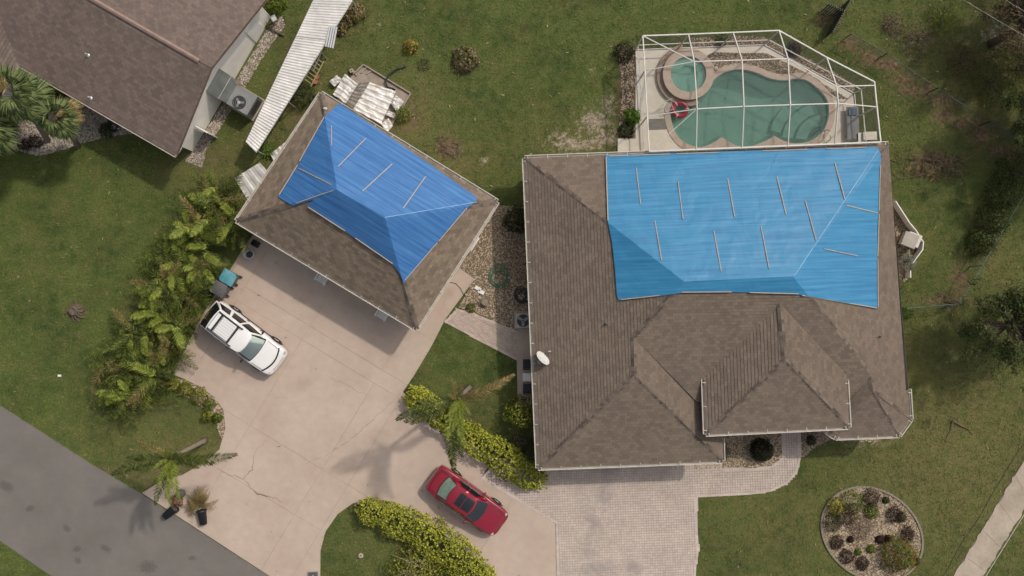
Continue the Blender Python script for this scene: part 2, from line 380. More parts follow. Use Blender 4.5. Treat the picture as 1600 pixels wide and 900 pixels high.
# ------------------------------------------------------------------ driveway of cast slabs
DRIVE = [(222, 770), (252, 752), (285, 742), (320, 722), (343, 702), (352, 668), (349, 640), (335, 620), (312, 604), (288, 592), (270, 585), (290, 545), (315, 495), (345, 445), (385, 380), (400, 362), (520, 290), (700, 400), (721, 421), (742, 436), (697, 497), (672, 545), (648, 585), (630, 612), (650, 634), (705, 672), (757, 708), (772, 714), (752, 747), (868, 818), (870, 960), (800, 960), (775, 905), (740, 870), (680, 825), (600, 792), (552, 786), (528, 803), (509, 830), (501, 860), (500, 951), (498, 951)]
DRIVE = DRIVE[:-1]
dp = PL(DRIVE); HARD.append(dp)
mb = MB(); mb.prism(dp, -.1, .012); drive = tag(mb.build('driveway', JOINT), kind='structure')
bm = bmesh.new(); bm.faces.new([bm.verts.new((p.x, p.y, 0)) for p in dp])
ud = Vector((284, -172, 0)).normalized(); vd = Vector((-ud.y, ud.x, 0))
def cut(px, py, d):
    n = Vector((-d.y, d.x, 0))
    bmesh.ops.bisect_plane(bm, geom=bm.verts[:]+bm.edges[:]+bm.faces[:], plane_co=P(px, py), plane_no=n)
for q in ((395, 362), (430, 505), (350, 640), (700, 640), (330, 725)): cut(q[0], q[1], ud)
for q in ((370, 470), (478, 520), (590, 590), (700, 500), (800, 780)): cut(q[0], q[1], vd)
for f in list(bm.faces):
    if f.calc_area() < .05: continue
    pts = [v.co.copy() for v in f.verts]; n = len(pts)
    # shrink each slab by 6 mm for the joints
    ins = offset_loop(pts, -.007)
    m2 = MB(); m2.prism([Vector((p.x, p.y, 0)) for p in ins], .0, .03+random.uniform(-.002, .002)); m2.build('slab', CONC, drive)
bm.free()
def ribbon(path, w, z, wob=.4):
    mb = MB(); pts = []
    for i in range(len(path)-1):
        a, b = P(*path[i]), P(*path[i+1]); n = max(2, int((b-a).length/.12))
        for k in range(n):
            t = k/n; p = a.lerp(b, t); pts.append(p+Vector((random.gauss(0, .03), random.gauss(0, .03), 0)))
    pts.append(P(*path[-1])); L_, R_ = [], []
    for i, p in enumerate(pts):
        t = (pts[min(i+1, len(pts)-1)]-pts[max(i-1, 0)]).normalized(); ww = w*(.5+random.random()*wob*2)*(.35+min(1, 2.2*min(i, len(pts)-1-i)/len(pts)))
        q = Vector((-t.y, t.x, 0))*ww; L_.append(p+q); R_.append(p-q)
    for i in range(len(pts)-1):
        mb.poly([Vector((v.x, v.y, z)) for v in (R_[i], R_[i+1], L_[i+1], L_[i])])
    return mb
for path, w in (([(335, 730), (356, 741), (381, 748), (394, 734), (397, 709), (406, 697), (419, 685)], .012), ([(381, 748), (391, 762), (402, 772), (424, 776), (440, 784)], .024), ([(470, 727), (508, 712), (545, 690), (600, 640), (640, 600)], .008), ([(330, 560), (352, 545), (372, 530)], .007), ([(505, 585), (540, 600), (580, 622)], .006)):
    ribbon(path, w, .0345).build('crack', CRACKM, drive)
# ------------------------------------------------------------------ pavers
def clip_half(poly, a, b, c):
    out = []; n = len(poly)
    for i in range(n):
        p, q = poly[i], poly[(i+1) % n]; dp_ = a*p[0]+b*p[1]-c; dq = a*q[0]+b*q[1]-c
        if dp_ <= 0: out.append(p)
        if (dp_ < 0 < dq) or (dq < 0 < dp_):
            t = dp_/(dp_-dq); out.append((p[0]+(q[0]-p[0])*t, p[1]+(q[1]-p[1])*t))
    return out
def pavers(name, polypx, ang, w, h, m, stagger=.5, parent_z=.01, gap=.009):
    poly = PL(polypx); HARD.append(poly)
    base = MB(); base.prism(poly, -.1, parent_z); root = tag(base.build(name, JOINT), kind='structure')
    c, s = math.cos(ang), math.sin(ang)
    loc = [(p.x*c+p.y*s, -p.x*s+p.y*c) for p in poly]
    ax = np.array(loc); x0, y0 = ax.min(0); x1, y1 = ax.max(0)
    mb = MB(); j = 0
    y = y0
    while y < y1:
        x = x0-(w*stagger if j % 2 else 0)
        while x < x1:
            mx, my = x+w/2, y+h/2
            corners = np.array([(x, y), (x+w, y), (x+w, y+h), (x, y+h), (mx, my)])
            ins = in_poly(corners[:, 0], corners[:, 1], loc)
            if ins[4]:
                a, b, cc, d = x+gap/2, y+gap/2, x+w-gap/2, y+h-gap/2; z = parent_z+.02+random.uniform(-.003, .003)
                t = .008
                vs_ = [(a, b, 0), (cc, b, 0), (cc, d, 0), (a, d, 0), (a+t, b+t, z), (cc-t, b+t, z), (cc-t, d-t, z), (a+t, d-t, z)]
                mb.raw([(vx*c-vy*s, vx*s+vy*c, vz if vz else parent_z-.004) for vx, vy, vz in vs_], [(4, 5, 6, 7), (0, 1, 5, 4), (1, 2, 6, 5), (2, 3, 7, 6), (3, 0, 4, 7)])
            x += w
        y += h; j += 1
    # border course laid along the edge
    n = len(poly)
    ar = sum(poly[i].x*poly[(i+1) % n].y-poly[(i+1) % n].x*poly[i].y for i in range(n)); sg = 1 if ar > 0 else -1
    for i in range(n):
        p, q = poly[i], poly[(i+1) % n]; d = q-p; L_ = d.length
        if L_ < .05: continue
        d.normalize(); o_ = Vector((-d.y, d.x, 0))*sg*.065; k = max(1, round(L_/.2))
        for j in range(k):
            a_, b_ = p.lerp(q, j/k)+d*.004+o_, p.lerp(q, (j+1)/k)-d*.004+o_; z = parent_z+.024
            mb.bar(a_+Vector((0, 0, z/2)), b_+Vector((0, 0, z/2)), .13, z+random.uniform(-.003, .003))
    o = mb.build('pavers', m, root); tag(o, kind='stuff'); return root
A1 = R(2.2)
pavers('paver_driveway', [(778, 715), (838, 725), (1128, 712), (1128, 732), (1180, 731), (1205, 728), (1222, 715), (1222, 660), (1250, 660), (1251, 716), (1246, 738), (1230, 756), (1205, 768), (1170, 773), (1089, 777), (1090, 830), (1092, 860), (1088, 885), (1083, 960), (870.5, 960), (868.6, 818), (752, 747.5)], A1, .14, .14, PAVER, 0.0)
pavers('paver_walkway', [(714, 482), (742, 490), (806, 516), (826, 525), (826, 565), (805, 562), (760, 538), (694, 503)], R(-27), .2, .1, PAVERP)
HARD.append(PL([(800, 510), (870, 510), (870, 640), (808, 640)]))
mb = MB(); mb.prism(PL([(806.5, 513), (870, 513), (870, 636), (809, 636)]), -.1, .045)
tag(mb.build('side_path', CONC), kind='structure')
# ------------------------------------------------------------------ sidewalk
e0, e1 = (1490, 900), (1600, 718); f0, f1 = (1536, 900), (1600, 795)
def lerp2(a, b, t): return (a[0]+(b[0]-a[0])*t, a[1]+(b[1]-a[1])*t)
swp = [lerp2(e0, e1, -1), lerp2(e0, e1, 2.5), lerp2(f0, f1, 3.6), lerp2(f0, f1, -1.7)]
HARD.append(PL(swp)); mb = MB(); mb.prism(PL(swp), -.1, .006); sw = tag(mb.build('sidewalk', JOINT), kind='structure')
A = P(*swp[0]); B = P(*swp[1]); C = P(*swp[2]); D = P(*swp[3]); n = 15
for i in range(n):
    t0, t1 = i/n, (i+1)/n; g = .0035/ (B-A).length*2
    m2 = MB(); q = [A.lerp(B, t0+g), A.lerp(B, t1-g), D.lerp(C, t1-g), D.lerp(C, t0+g)]
    # uneven, overgrown edge
    left = [q[0].lerp(q[1], k/8)+Vector((random.uniform(-.06, .06), random.uniform(-.03, .03), 0))*(0 < k < 8) for k in range(9)]
    right = [q[2].lerp(q[3], k/8)+Vector((random.uniform(-.07, .07), random.uniform(-.03, .03), 0))*(0 < k < 8) for k in range(9)]
    m2.prism(left+right, 0, .05); m2.build('slab', WALK, sw)
# ------------------------------------------------------------------ gravel
def gravel(name, polypx, label, density=330, size=(.028, .06), m=None, bed=None, z=.0, holes=(), soft=.0):
    poly = PL(polypx); HARD.append(poly); m = m or STONE
    mb = MB(); mb.prism(poly, -.1, z+.008); root = tag(mb.build(name, bed or GRAVELBED), kind='structure')
    a = np.array([(p.x, p.y) for p in poly]); lo, hi = a.min(0), a.max(0); n = int((hi-lo).prod()*density)
    xy = lo+rng.random((n, 2))*(hi-lo); k = in_poly(xy[:, 0], xy[:, 1], [tuple(q) for q in a])
    for h in holes: k &= ~in_poly(xy[:, 0], xy[:, 1], [(p.x, p.y) for p in h])
    xy = xy[k]; n = len(xy)
    T = np.array([(1, 0, 0), (0, 1, 0), (-1, 0, 0), (0, -1, 0), (0, 0, .7), (0, 0, -.5)]); FT = np.array([(0, 1, 4), (1, 2, 4), (2, 3, 4), (3, 0, 4)])
    an = rng.random(n)*6.28; sz = size[0]+rng.random(n)*(size[1]-size[0]); asp = .6+rng.random(n)*.4
    c, s = np.cos(an)[:, None], np.sin(an)[:, None]
    tx = T[None, :, 0]*sz[:, None]; ty = T[None, :, 1]*(sz*asp)[:, None]; tz = T[None, :, 2]*sz[:, None]
    tx = tx*(1+rng.normal(0, .18, tx.shape)); tz = tz*(1+rng.normal(0, .15, tx.shape))
    Vv = np.stack([tx*c-ty*s+xy[:, :1], tx*s+ty*c+xy[:, 1:], tz+z+.02], 2)
    Ff = FT[None]+(np.arange(n)*6)[:, None, None]
    off = root.location
    o = link('gravel', np_mesh('gravel', Vv.reshape(-1, 3)-np.array(off), Ff.reshape(-1, 3)), m, root); tag(o, label, kind='stuff')
    return root
gravel('side_gravel_bed', [(775, 320), (825, 325), (826, 522), (800, 512), (742, 489), (716, 480), (742, 436), (721, 421), (690, 400)], 'brown gravel between the detached garage and the house', 300)
gravel('entry_gravel_bed', [(1085, 655), (1221, 655), (1221, 714), (1205, 727), (1180, 730.5), (1128, 731.5), (1086, 732)], 'tan gravel beside the front walkway', 420)
gravel('front_gravel_bed', [(1250.5, 655), (1290, 650), (1400, 640), (1395, 668), (1385, 684), (1360, 690), (1335, 690), (1305, 683), (1275, 698), (1253, 716)], 'tan gravel under the bay roof', 420)
ROUND = [(1362+math.cos(t)*84*.82-math.sin(t)*68*.57, 834+math.cos(t)*84*.57+math.sin(t)*68*.82) for t in np.linspace(0, 2*math.pi, 40, endpoint=False)]
gravel('round_gravel_bed', ROUND, 'pale gravel filling the oval planting bed', 420)
gravel('neighbour_gravel_bed', [(-20, 190), (40, 165), (120, 150), (200, 195), (215, 207), (160, 215), (70, 242), (55, 243), (-20, 222)], 'pale rock mulch under the neighbouring palms', 380, (.03, .07), m=STONEW)
gravel('neighbour_gravel_strip', [(305, 232), (420, 42), (440, 25), (446, 40), (418, 78), (322, 236), (316, 262), (290, 252)], 'pale gravel strip along the white end wall', 300, m=STONEW)
gravel('east_gravel_bed', [(1372, 305), (1398, 312), (1420, 345), (1432, 375), (1425, 405), (1415, 440), (1372, 440)], 'gravel around the white pump enclosure', 300)
gravel('corner_gravel_bed', [(262, 594), (285, 592), (312, 604), (335, 620), (348, 640), (351, 668), (346, 688), (338, 660), (322, 640), (300, 625), (276, 612)], 'tan gravel in the bed on the driveway corner', 420)
# ------------------------------------------------------------------ roofs
def shingle_mat(name, c1, c2, dark):
    m = bpy.data.materials.new(name); m.use_nodes = True; nt = m.node_tree; N = nt.nodes; L = nt.links; bs = N['Principled BSDF']
    bs.inputs['Roughness'].default_value = .92; bs.inputs['Specular IOR Level'].default_value = .25
    tc = N.new('ShaderNodeTexCoord'); br = N.new('ShaderNodeTexBrick'); L.new(tc.outputs['UV'], br.inputs['Vector'])
    br.inputs['Color1'].default_value = c1; br.inputs['Color2'].default_value = c2; br.inputs['Mortar'].default_value = dark
    br.inputs['Scale'].default_value = 1; br.inputs['Brick Width'].default_value = .26; br.inputs['Row Height'].default_value = COURSE; br.inputs['Mortar Size'].default_value = .004
    br.inputs['Mortar Smooth'].default_value = .3; br.inputs['Bias'].default_value = 0
    L.new(br.outputs['Color'], bs.inputs['Base Color'])
    MATS[name] = m
    mul_noise(m, 7, .95, 1.05); mul_noise(m, .5, .94, 1.06); mul_noise(m, 45, .85, 1.15); mul_noise(m, .9, .965, 1.03, ((3, .5, .5), .6), 6)
    # weather streaks
    return m
COURSE = .17
SH_MAIN = shingle_mat('shingle_brown', lin(120, 106, 93), lin(104, 92, 81), lin(78, 69, 61))
SH_NB = shingle_mat('shingle_neighbour', lin(120, 105, 96), lin(102, 90, 83), lin(76, 67, 61))
SH_GAR = shingle_mat('shingle_garage', lin(132, 116, 99), lin(106, 94, 81), lin(76, 67, 58))
CAPM = mat('ridge_shingle', lin(66, 57, 50), lin(118, 104, 92), 1.5, .92, .4, 40, island=.5)
def clip_v(poly, v0, v1):
    p = clip_half(poly, 0, 1, v1); p = clip_half(p, 0, -1, -v0) if len(p) > 2 else []
    return p
def shingles(parent, e0, e1, polys, m, name='roof_slope'):
    """e0,e1: eave ends; polys: convex pieces of the slope (3D). A deck sheet plus stepped shingle courses."""
    e0 = Vector(e0); u = (Vector(e1)-e0).normalized()
    far = max((Vector(p) for q in polys for p in q), key=lambda p: p.z)
    n = u.cross(far-e0).normalized()
    if n.z < 0: n = -n
    v = n.cross(u)
    if (far-e0).dot(v) < 0: v = -v
    deck = MB()
    for q in polys: deck.poly([Vector(p)-n*.05 for p in q], [(.1+.001*i, .08) for i in range(len(q))])
    d = deck.build(name, m, parent)
    mb = MB(); th = .022
    for q in polys:
        uv = [((Vector(p)-e0).dot(u), (Vector(p)-e0).dot(v)) for p in q]
        vmax = max(p[1] for p in uv); vmin = min(p[1] for p in uv); k = int(math.floor(vmin/COURSE))
        while k*COURSE < vmax:
            v0 = k*COURSE; c = clip_v(uv, v0, v0+COURSE)
            if len(c) > 2:
                w3 = lambda p: e0+u*p[0]+v*p[1]+n*(th*(1-(p[1]-v0)/COURSE)+.002)
                pts = [w3(p) for p in c]; nn = (pts[1]-pts[0]).cross(pts[2]-pts[0])
                if nn.dot(n) < 0: pts = pts[::-1]; c = c[::-1]
                mb.poly(pts, [(p[0], p[1]) for p in c])
                low = [p for p in c if abs(p[1]-v0) < 1e-6]
                if len(low) >= 2:
                    lo = min(low); hi = max(low)
                    a, b = e0+u*lo[0]+v*v0+n*(th+.002), e0+u*hi[0]+v*v0+n*(th+.002)
                    mb.poly([a, a-n*th, b-n*th, b], [(lo[0], v0-.002), (lo[0], v0-.002), (hi[0], v0-.002), (hi[0], v0-.002)])
            k += 1
    tag(mb.build('shingles', m, d), kind='stuff')
    return d
def ridge_cap(parent, a, b, m=None, w=.15):
    a, b = Vector(a), Vector(b); d = b-a; L_ = d.length; d.normalize(); side = Vector((-d.y, d.x, 0)).normalized()
    mb = MB(); n = max(1, int(L_/.2)); drop = .06
    for i in range(n):
        p = a+d*(L_*i/n); q = a+d*(L_*min(1, (i+1.25)/n)); up0, up1 = .038+random.uniform(0, .006), .03
        for s in (1, -1):
            mb.poly([p+Vector((0, 0, up0)), q+Vector((0, 0, up1)), q+side*w*s+Vector((0, 0, up1-drop)), p+side*w*s+Vector((0, 0, up0-drop))])
    return mb.build('ridge_cap', m or CAPM, parent)
def gutter(parent, pts, m=None, w=.12, out=1, hangers=True):
    """open channel along the eave points, outside = right of travel when out=1"""
    mb = MB(); pts = [Vector(p) for p in pts]; m = m or GUTTER
    for a, b in zip(pts[:-1], pts[1:]):
        d = (b-a).normalized(); o = Vector((d.y, -d.x, 0)).normalized()*out
        a2, b2 = a-d*.0, b+d*.0
        mb.bar(a2+o*.012+Vector((0, 0, -.06)), b2+o*.012+Vector((0, 0, -.06)), .012, .12)
        mb.bar(a2+o*w*.5+Vector((0, 0, -.115)), b2+o*w*.5+Vector((0, 0, -.115)), w-.03, .012)
        mb.bar(a2+o*(w+.01)+Vector((0, 0, -.055)), b2+o*(w+.01)+Vector((0, 0, -.055)), .04, .13)
        L_ = (b-a).length
        if hangers:
            k = max(1, int(L_/1.05))
            for i in range(k+1):
                p = a.lerp(b, (i+.15)/(k+.3)); mb.bar(p-o*.07+Vector((0, 0, .032)), p+o*(w+.02)+Vector((0, 0, .022)), .035, .012)
        mb.bar(a2-o*.03, a2+o*(w+.028), .012, .1); mb.bar(b2-o*.03, b2+o*(w+.028), .012, .1)
    return mb.build('gutter', m, parent)
def fascia(parent, pts, inset=.5, m=None, wallz=2.5, name='soffit'):
    mb = MB(); pts = [Vector(p) for p in pts]; ins = offset_loop(pts, -inset); n = len(pts)
    for i in range(n):
        j = (i+1) % n
        a, b = pts[i], pts[j]
        mb.poly([a+Vector((0, 0, -.02)), b+Vector((0, 0, -.02)), b+Vector((0, 0, -.2)), a+Vector((0, 0, -.2))])
        mb.poly([a+Vector((0, 0, -.2)), b+Vector((0, 0, -.2)), Vector((ins[j].x, ins[j].y, b.z-.2)), Vector((ins[i].x, ins[i].y, a.z-.2))])
    return mb.build(name, m or SOFFIT, parent)
GLASSD = mat('window_glass', lin(30, 36, 40), lin(44, 50, 54), 1, .08, spec=.6)
def wall_item(parent, a, b, t, w, z0, z1, name, m, frame=True):
    """a window or door on the wall line a->b (outside is to the right of travel) at fraction t"""
    a, b = Vector((a[0], a[1], 0)), Vector((b[0], b[1], 0)); d = (b-a).normalized(); o = Vector((d.y, -d.x, 0)); c = a.lerp(b, t)+Vector((0, 0, (z0+z1)/2))
    M3 = Matrix((d, o, Vector((0, 0, 1)))).transposed()
    root = MB().box(c+o*.02, (w, .06, z1-z0), M=M3).build(name, m, parent)
    if frame:
        f = MB()
        for s in (-1, 1): f.box(c+o*.035+d*s*(w/2+.03), (.06, .09, z1-z0+.12), M=M3)
        for zz in (z0-.03, z1+.03): f.box(c+o*.035+Vector((0, 0, zz-(z0+z1)/2)), (w-.002, .09, .06), M=M3)
        f.build('frame', WHITEP, root)
    return root
# ------------------------------------------------------------------ main house
EH = 2.6; RH = 5.2
NW, NE = P(820, 247, EH), P(1388, 225, EH); SW, SE = P(841, 731, EH), P(1129, 720, EH)
ap1, ap2 = P(1068, 440, RH), P(1238, 432, RH)
plW = plane3(NW, SW, ap1)
w1, w2 = on_plane(990, 527, plW), on_plane(991, 586, plW)
ES = P(1415, 611, EH)
plE = plane3(NE, ES, ap2); plN = plane3(NW, NE, (ap1+ap2)/2); plS = plane3(ap1, ap2, w1)
b1, b2 = on_plane(1360, 586, plE), on_plane(1364, 612, plE)
plGE = plane3(w1, w2, SE); val = on_plane(1089, 622, plGE)
house = thing('house', 'large tan house with brown shingle hip roof beside the screened pool', 'house', P(1100, 450))
ground_pt = lambda p: Vector((p.x, p.y, 0))
shingles(house, NW, NE, [[NW, NE, ap2, ap1]], SH_MAIN)
shingles(house, SW, NW, [[SW, w2, w1, (NW+SW)/2], [NW, (NW+SW)/2, w1, ap1]], SH_MAIN)
shingles(house, SW, SE, [[SW, SE, w2]], SH_MAIN)
GEn = Vector((SE.x, SE.y, EH))+(w1-w2).normalized()*3.2; GEn.z = EH
shingles(house, SE, GEn, [[SE, GEn, w1, w2]], SH_MAIN)
# south slope: down to the main eave line, under the porch
def s_at(px, py): return on_plane(px, py, plS)
se_l, se_r = s_at(1089, 628), s_at(1330, 622)
shingles(house, se_l, se_r, [[w1, se_l, se_r, b1], [w1, b1, ap2, ap1]], SH_MAIN)
bayE = P(1423, 655, EH-.02); bayS = P(1405, 680, EH-.02); bayW = P(1306, 684, EH-.02); bayW2 = P(1290, 674, EH-.02)
ESo = P(1420, 608, EH)
shingles(house, ES, NE, [[ES, NE, ap2], [ES, ap2, b1], [ES, b1, b2], [ES, b2, bayE, ESo]], SH_MAIN)
shingles(house, bayS, bayE, [[bayS, bayE, b2]], SH_MAIN)
shingles(house, bayW, bayS, [[bayW, bayS, b2]], SH_MAIN)
bv = on_plane(1300, 650, plS); bv.z = EH+.1
shingles(house, bayW2, bayW, [[bayW2, bayW, b2]], SH_MAIN); shingles(house, bayW2, b2, [[bayW2, b2, b1]], SH_MAIN)
# raised entry porch roof
PH = 3.62
pT = s_at(1218, 474); pB = P(1226, 562, pT.z)
pSW, pSE, pNW, pNE = P(1103, 678, PH), P(1326, 667, PH), P(1099.5, 585, PH), P(1322, 585, PH)
shingles(house, pSW, pNW, [[pSW, pB, pT, pNW]], SH_MAIN, 'porch_roof_slope')
shingles(house, pSE, pNE, [[pSE, pNE, pT, pB]], SH_MAIN, 'porch_roof_slope')
shingles(house, pSW, pSE, [[pSW, pSE, pB]], SH_MAIN, 'porch_roof_slope')
for a, b in ((NW, ap1), (ap1, ap2), (NE, ap2), (ap1, w1), (w1, w2), (SW, w2), (SE, w2), (ap2, b1), (b1, b2), (bayS, b2), (bayE, b2), (pT, pB), (pSW, pB), (pSE, pB)):
    ridge_cap(house, a, b)
gutter(house, [NE, NW, SW, SE])
gutter(house, [SE, P(1128, 684, EH)], hangers=False)
gutter(house, [P(1100, 592, PH), pSW, pSE, P(1322, 594, PH)], out=1)
gutter(house, [bayW2, bayW, bayS, bayE, ESo], out=1)
# walls
outl = [NW, SW, SE, Vector((SE.x, SE.y, EH))+(w1-w2).normalized()*3.2, Vector((bayW2.x, se_r.y, EH)), bayW2, bayW, bayS, bayE, ESo, NE]
ins = offset_loop([Vector((p.x, p.y, 0)) for p in outl], -.55)
mb = MB(); mb.prism(ins, .0, 2.45); wall = mb.build('wall', mat('stucco_tan', lin(190, 174, 152), lin(206, 190, 168), 1.5, .9, .3, 40), house)
HARD.append([Vector((p.x, p.y, 0)) for p in offset_loop([Vector((p.x, p.y, 0)) for p in outl], -.3)])
fascia(house, [Vector((p.x, p.y, EH)) for p in outl], .56)
mb = MB(); pw = offset_loop([pSW, pSE, pNE, pNW], -.5)
for q in (pSW, pSE):
    c = q+(pB-q)*.12; mb = MB(); mb.lathe((c.x, c.y, 0), [(.2, 0), (.2, .15), (.14, .18), (.13, 3.0), (.2, 3.03), (.2, PH-.12)], 14); mb.build('porch_column', WHITEP, house)
fascia(house, [pSW, pSE, pNE, pNW], .6, name='porch_soffit')
MB().prism(offset_loop([ground_pt(q) for q in (pSW.lerp(pNW, .45), pSE.lerp(pNE, .45), pNE+Vector((0, .6, 0)), pNW+Vector((0, .6, 0)))], -.4), 2.3, PH-.12).build('porch_wall', MATS['stucco_tan'], house)
wi = [Vector((p.x, p.y, 0)) for p in ins]
wall_item(house, wi[1], wi[2], .5, 4.9, .02, 2.2, 'garage_door', WHITEP)
wall_item(house, wi[0], wi[1], .3, 1.2, .9, 2.1, 'window', GLASSD); wall_item(house, wi[0], wi[1], .7, 1.2, .9, 2.1, 'window', GLASSD)
wall_item(house, wi[10], wi[0], .35, 3.2, .05, 2.1, 'sliding_door', GLASSD); wall_item(house, wi[9], wi[10], .3, 1.4, .9, 2.1, 'window', GLASSD); wall_item(house, wi[9], wi[10], .75, 1.4, .9, 2.1, 'window', GLASSD)
wall_item(house, wi[6], wi[7], .5, 2.0, .6, 2.1, 'window', GLASSD)
def vent_pipe(parent, p, h=.3, r=.035):
    mb = MB(); p = Vector(p); mb.lathe((p.x, p.y, p.z-.05), [(.11, .02), (.1, .07), (r+.008, .1), (r, .11), (r, h), (r*.8, h)], 12); return mb.build('vent_pipe', GREYP if parent is house else ALU, parent)
vent_pipe(house, on_plane(947, 506, plW)); vent_pipe(house, on_plane(1374, 526, plE)); vent_pipe(house, P(1319, 583, 3.2))
# ------------------------------------------------------------------ detached garage
gL, gT, gR, gB = P(370, 345, EH), P(502, 146, EH), P(777, 315, EH), P(651, 514, EH)
gr1, gr2 = P(527, 297, 5.0), P(602, 340, 5.0)
garage = thing('detached_garage', 'smaller detached garage with hip roof half covered in blue tarpaulin', 'garage', P(575, 330))
shingles(garage, gT, gR, [[gT, gR, gr2, gr1]], SH_GAR); shingles(garage, gL, gB, [[gL, gB, gr2, gr1]], SH_GAR)
shingles(garage, gL, gT, [[gL, gr1, gT]], SH_GAR); shingles(garage, gB, gR, [[gB, gR, gr2]], SH_GAR)
for a, b in ((gL, gr1), (gT, gr1), (gr1, gr2), (gR, gr2), (gB, gr2)): ridge_cap(garage, a, b)
gutter(garage, [gL, gB, gR, gT, gL], out=1)
gi = offset_loop([ground_pt(p) for p in (gL, gB, gR, gT)], -.5)
HARD.append(offset_loop([ground_pt(p) for p in (gL, gB, gR, gT)], -.35))
MB().prism(gi, .0, 2.45).build('wall', MATS['stucco_tan'], garage)
fascia(garage, [gL, gB, gR, gT], .51)
wall_item(garage, gi[0], gi[1], .28, 2.7, .04, 2.2, 'garage_door', WHITEP); wall_item(garage, gi[0], gi[1], .7, 2.7, .04, 2.2, 'garage_door', WHITEP)
wall_item(garage, gi[1], gi[2], .3, .9, .04, 2.1, 'side_door', WHITEP); wall_item(garage, gi[2], gi[3], .5, 1.2, .9, 2.1, 'window', GLASSD)
vent_pipe(garage, P(508, 170, 3.0), .2, .06); vent_pipe(garage, P(433, 323, 3.2), .2, .05)
# ------------------------------------------------------------------ neighbouring house
neigh = thing('neighbouring_house', 'neighbouring house with brown gable roof and white end wall', 'house', P(200, 60))
nC, nK = P(28, 100, EH), P(275, 243, EH); nA = P(331, 107, 4.25)
rd = (ground_pt(nK)-ground_pt(nC)).normalized(); pdn = Vector((-rd.y, rd.x, 0))   # pdn points to upper right in plan
run = (ground_pt(nA)-ground_pt(nK)).dot(pdn)
nA = nK+pdn*run; nA.z = 4.25; nE = nK+pdn*2*run; nE.z = EH
Vp = nC+pdn*run-rd*run; Vp.z = 4.25
Vn = nE-rd*22; Vn.z = EH; Vr = nA-rd*22; Vr.z = 4.25
L_ = 9.0
wE = nC-pdn*L_; wE.z = EH; wR = Vp-pdn*L_; wR.z = 4.25
shingles(neigh, nC, nK, [[nC, nK, nA, Vp]], SH_NB); shingles(neigh, nE, Vn, [[nE, nA, Vr, Vn]], SH_NB); shingles(neigh, nC, wE, [[nC, Vp, wR, wE]], SH_NB)
wW = wE-rd*2*run; wW.z = EH; wN = Vp-rd*run; wN.z = EH
shingles(neigh, wW, wN, [[wR, Vp, wN, wW]], SH_NB)
RIDGEV = mat('ridge_vent', lin(132, 108, 98), lin(148, 124, 112), 3, .8)
mb = MB(); a = nA-rd*.7; b = nA-rd*14
for s in (1, -1):
    mb.poly([a+Vector((0, 0, .1)), b+Vector((0, 0, .1)), b+pdn*s*.11+Vector((0, 0, .045)), a+pdn*s*.11+Vector((0, 0, .045))])
    mb.poly([a+pdn*s*.11+Vector((0, 0, .045)), b+pdn*s*.11+Vector((0, 0, .045)), b+pdn*s*.11+Vector((0, 0, -.08)), a+pdn*s*.11+Vector((0, 0, -.08))])
mb.poly([a+Vector((0, 0, .1)), a+pdn*.11+Vector((0, 0, .045)), a+pdn*.11-Vector((0, 0, .08)), a-pdn*.11-Vector((0, 0, .08)), a-pdn*.11+Vector((0, 0, .045))])
mb.build('ridge_vent', RIDGEV, neigh)
gutter(neigh, [wE, nC, nK], w=.09, m=mat('gutter_beige', lin(170, 158, 142), lin(188, 176, 160), 3, .6), hangers=False)
# walls with the gable
wl = [nK+pdn*.5-rd*.38, nE-pdn*.5-rd*.38, nE-pdn*.5-rd*21, nK+pdn*.5-rd*21]; wl = [ground_pt(p) for p in wl]
mid = (wl[0]+wl[1])/2
mb = MB(); z = 2.6+.5*1.65/run-.06
mb.poly([wl[0], wl[1], wl[1]+Vector((0, 0, z)), mid+Vector((0, 0, 4.12)), wl[0]+Vector((0, 0, z))])
mb.poly([wl[3], wl[0], wl[0]+Vector((0, 0, z)), wl[3]+Vector((0, 0, z))]); mb.poly([wl[1], wl[2], wl[2]+Vector((0, 0, z)), wl[1]+Vector((0, 0, z))]); mb.poly([wl[2], wl[3], wl[3]+Vector((0, 0, z)), wl[2]+Vector((0, 0, z))])
mb.build('wall', WHITEW, neigh)
mb = MB(); w2l = [ground_pt(q) for q in (nC-rd*.5+pdn*.6, wE-rd*.5, wW+rd*.5, wN+rd*.5)]; mb.prism(w2l, 0, 2.5); mb.build('wing_wall', WHITEW, neigh)
# barge boards and eave boards
mb = MB()
for a, b in ((nK, nA), (nA, nE), ): mb.bar(a-Vector((0, 0, .12))-rd*.01, b-Vector((0, 0, .12))-rd*.01, .03, .2)
mb.build('barge_board', mat('brown_trim', lin(104, 86, 74), lin(120, 102, 90), 3, .8), neigh)
mb = MB(); mb.poly([nK-Vector((0, 0, .2)), nC-Vector((0, 0, .2)), nC+pdn*.52-Vector((0, 0, .2)), nK+pdn*.52-Vector((0, 0, .2))]); mb.build('soffit', SOFFIT, neigh)
HARD.append([ground_pt(p) for p in (nK, nE, Vn, nC-rd*10)])
plNS = plane3(nC, nK, nA)
vent_pipe(neigh, on_plane(138, 86, plNS), .35); vent_pipe(neigh, on_plane(142, 153, plNS), .35)
wall_item(neigh, wl[0], wl[1], .86, .9, .02, 2.0, 'side_door', WHITEP, False)
# partition and low trim on the end wall
mb = MB(); a = P(322, 205); b = a+rd*.75; mb.bar(a+Vector((0, 0, .8)), b+Vector((0, 0, .8)), .06, 1.6); mb.build('partition', WHITEP, neigh)
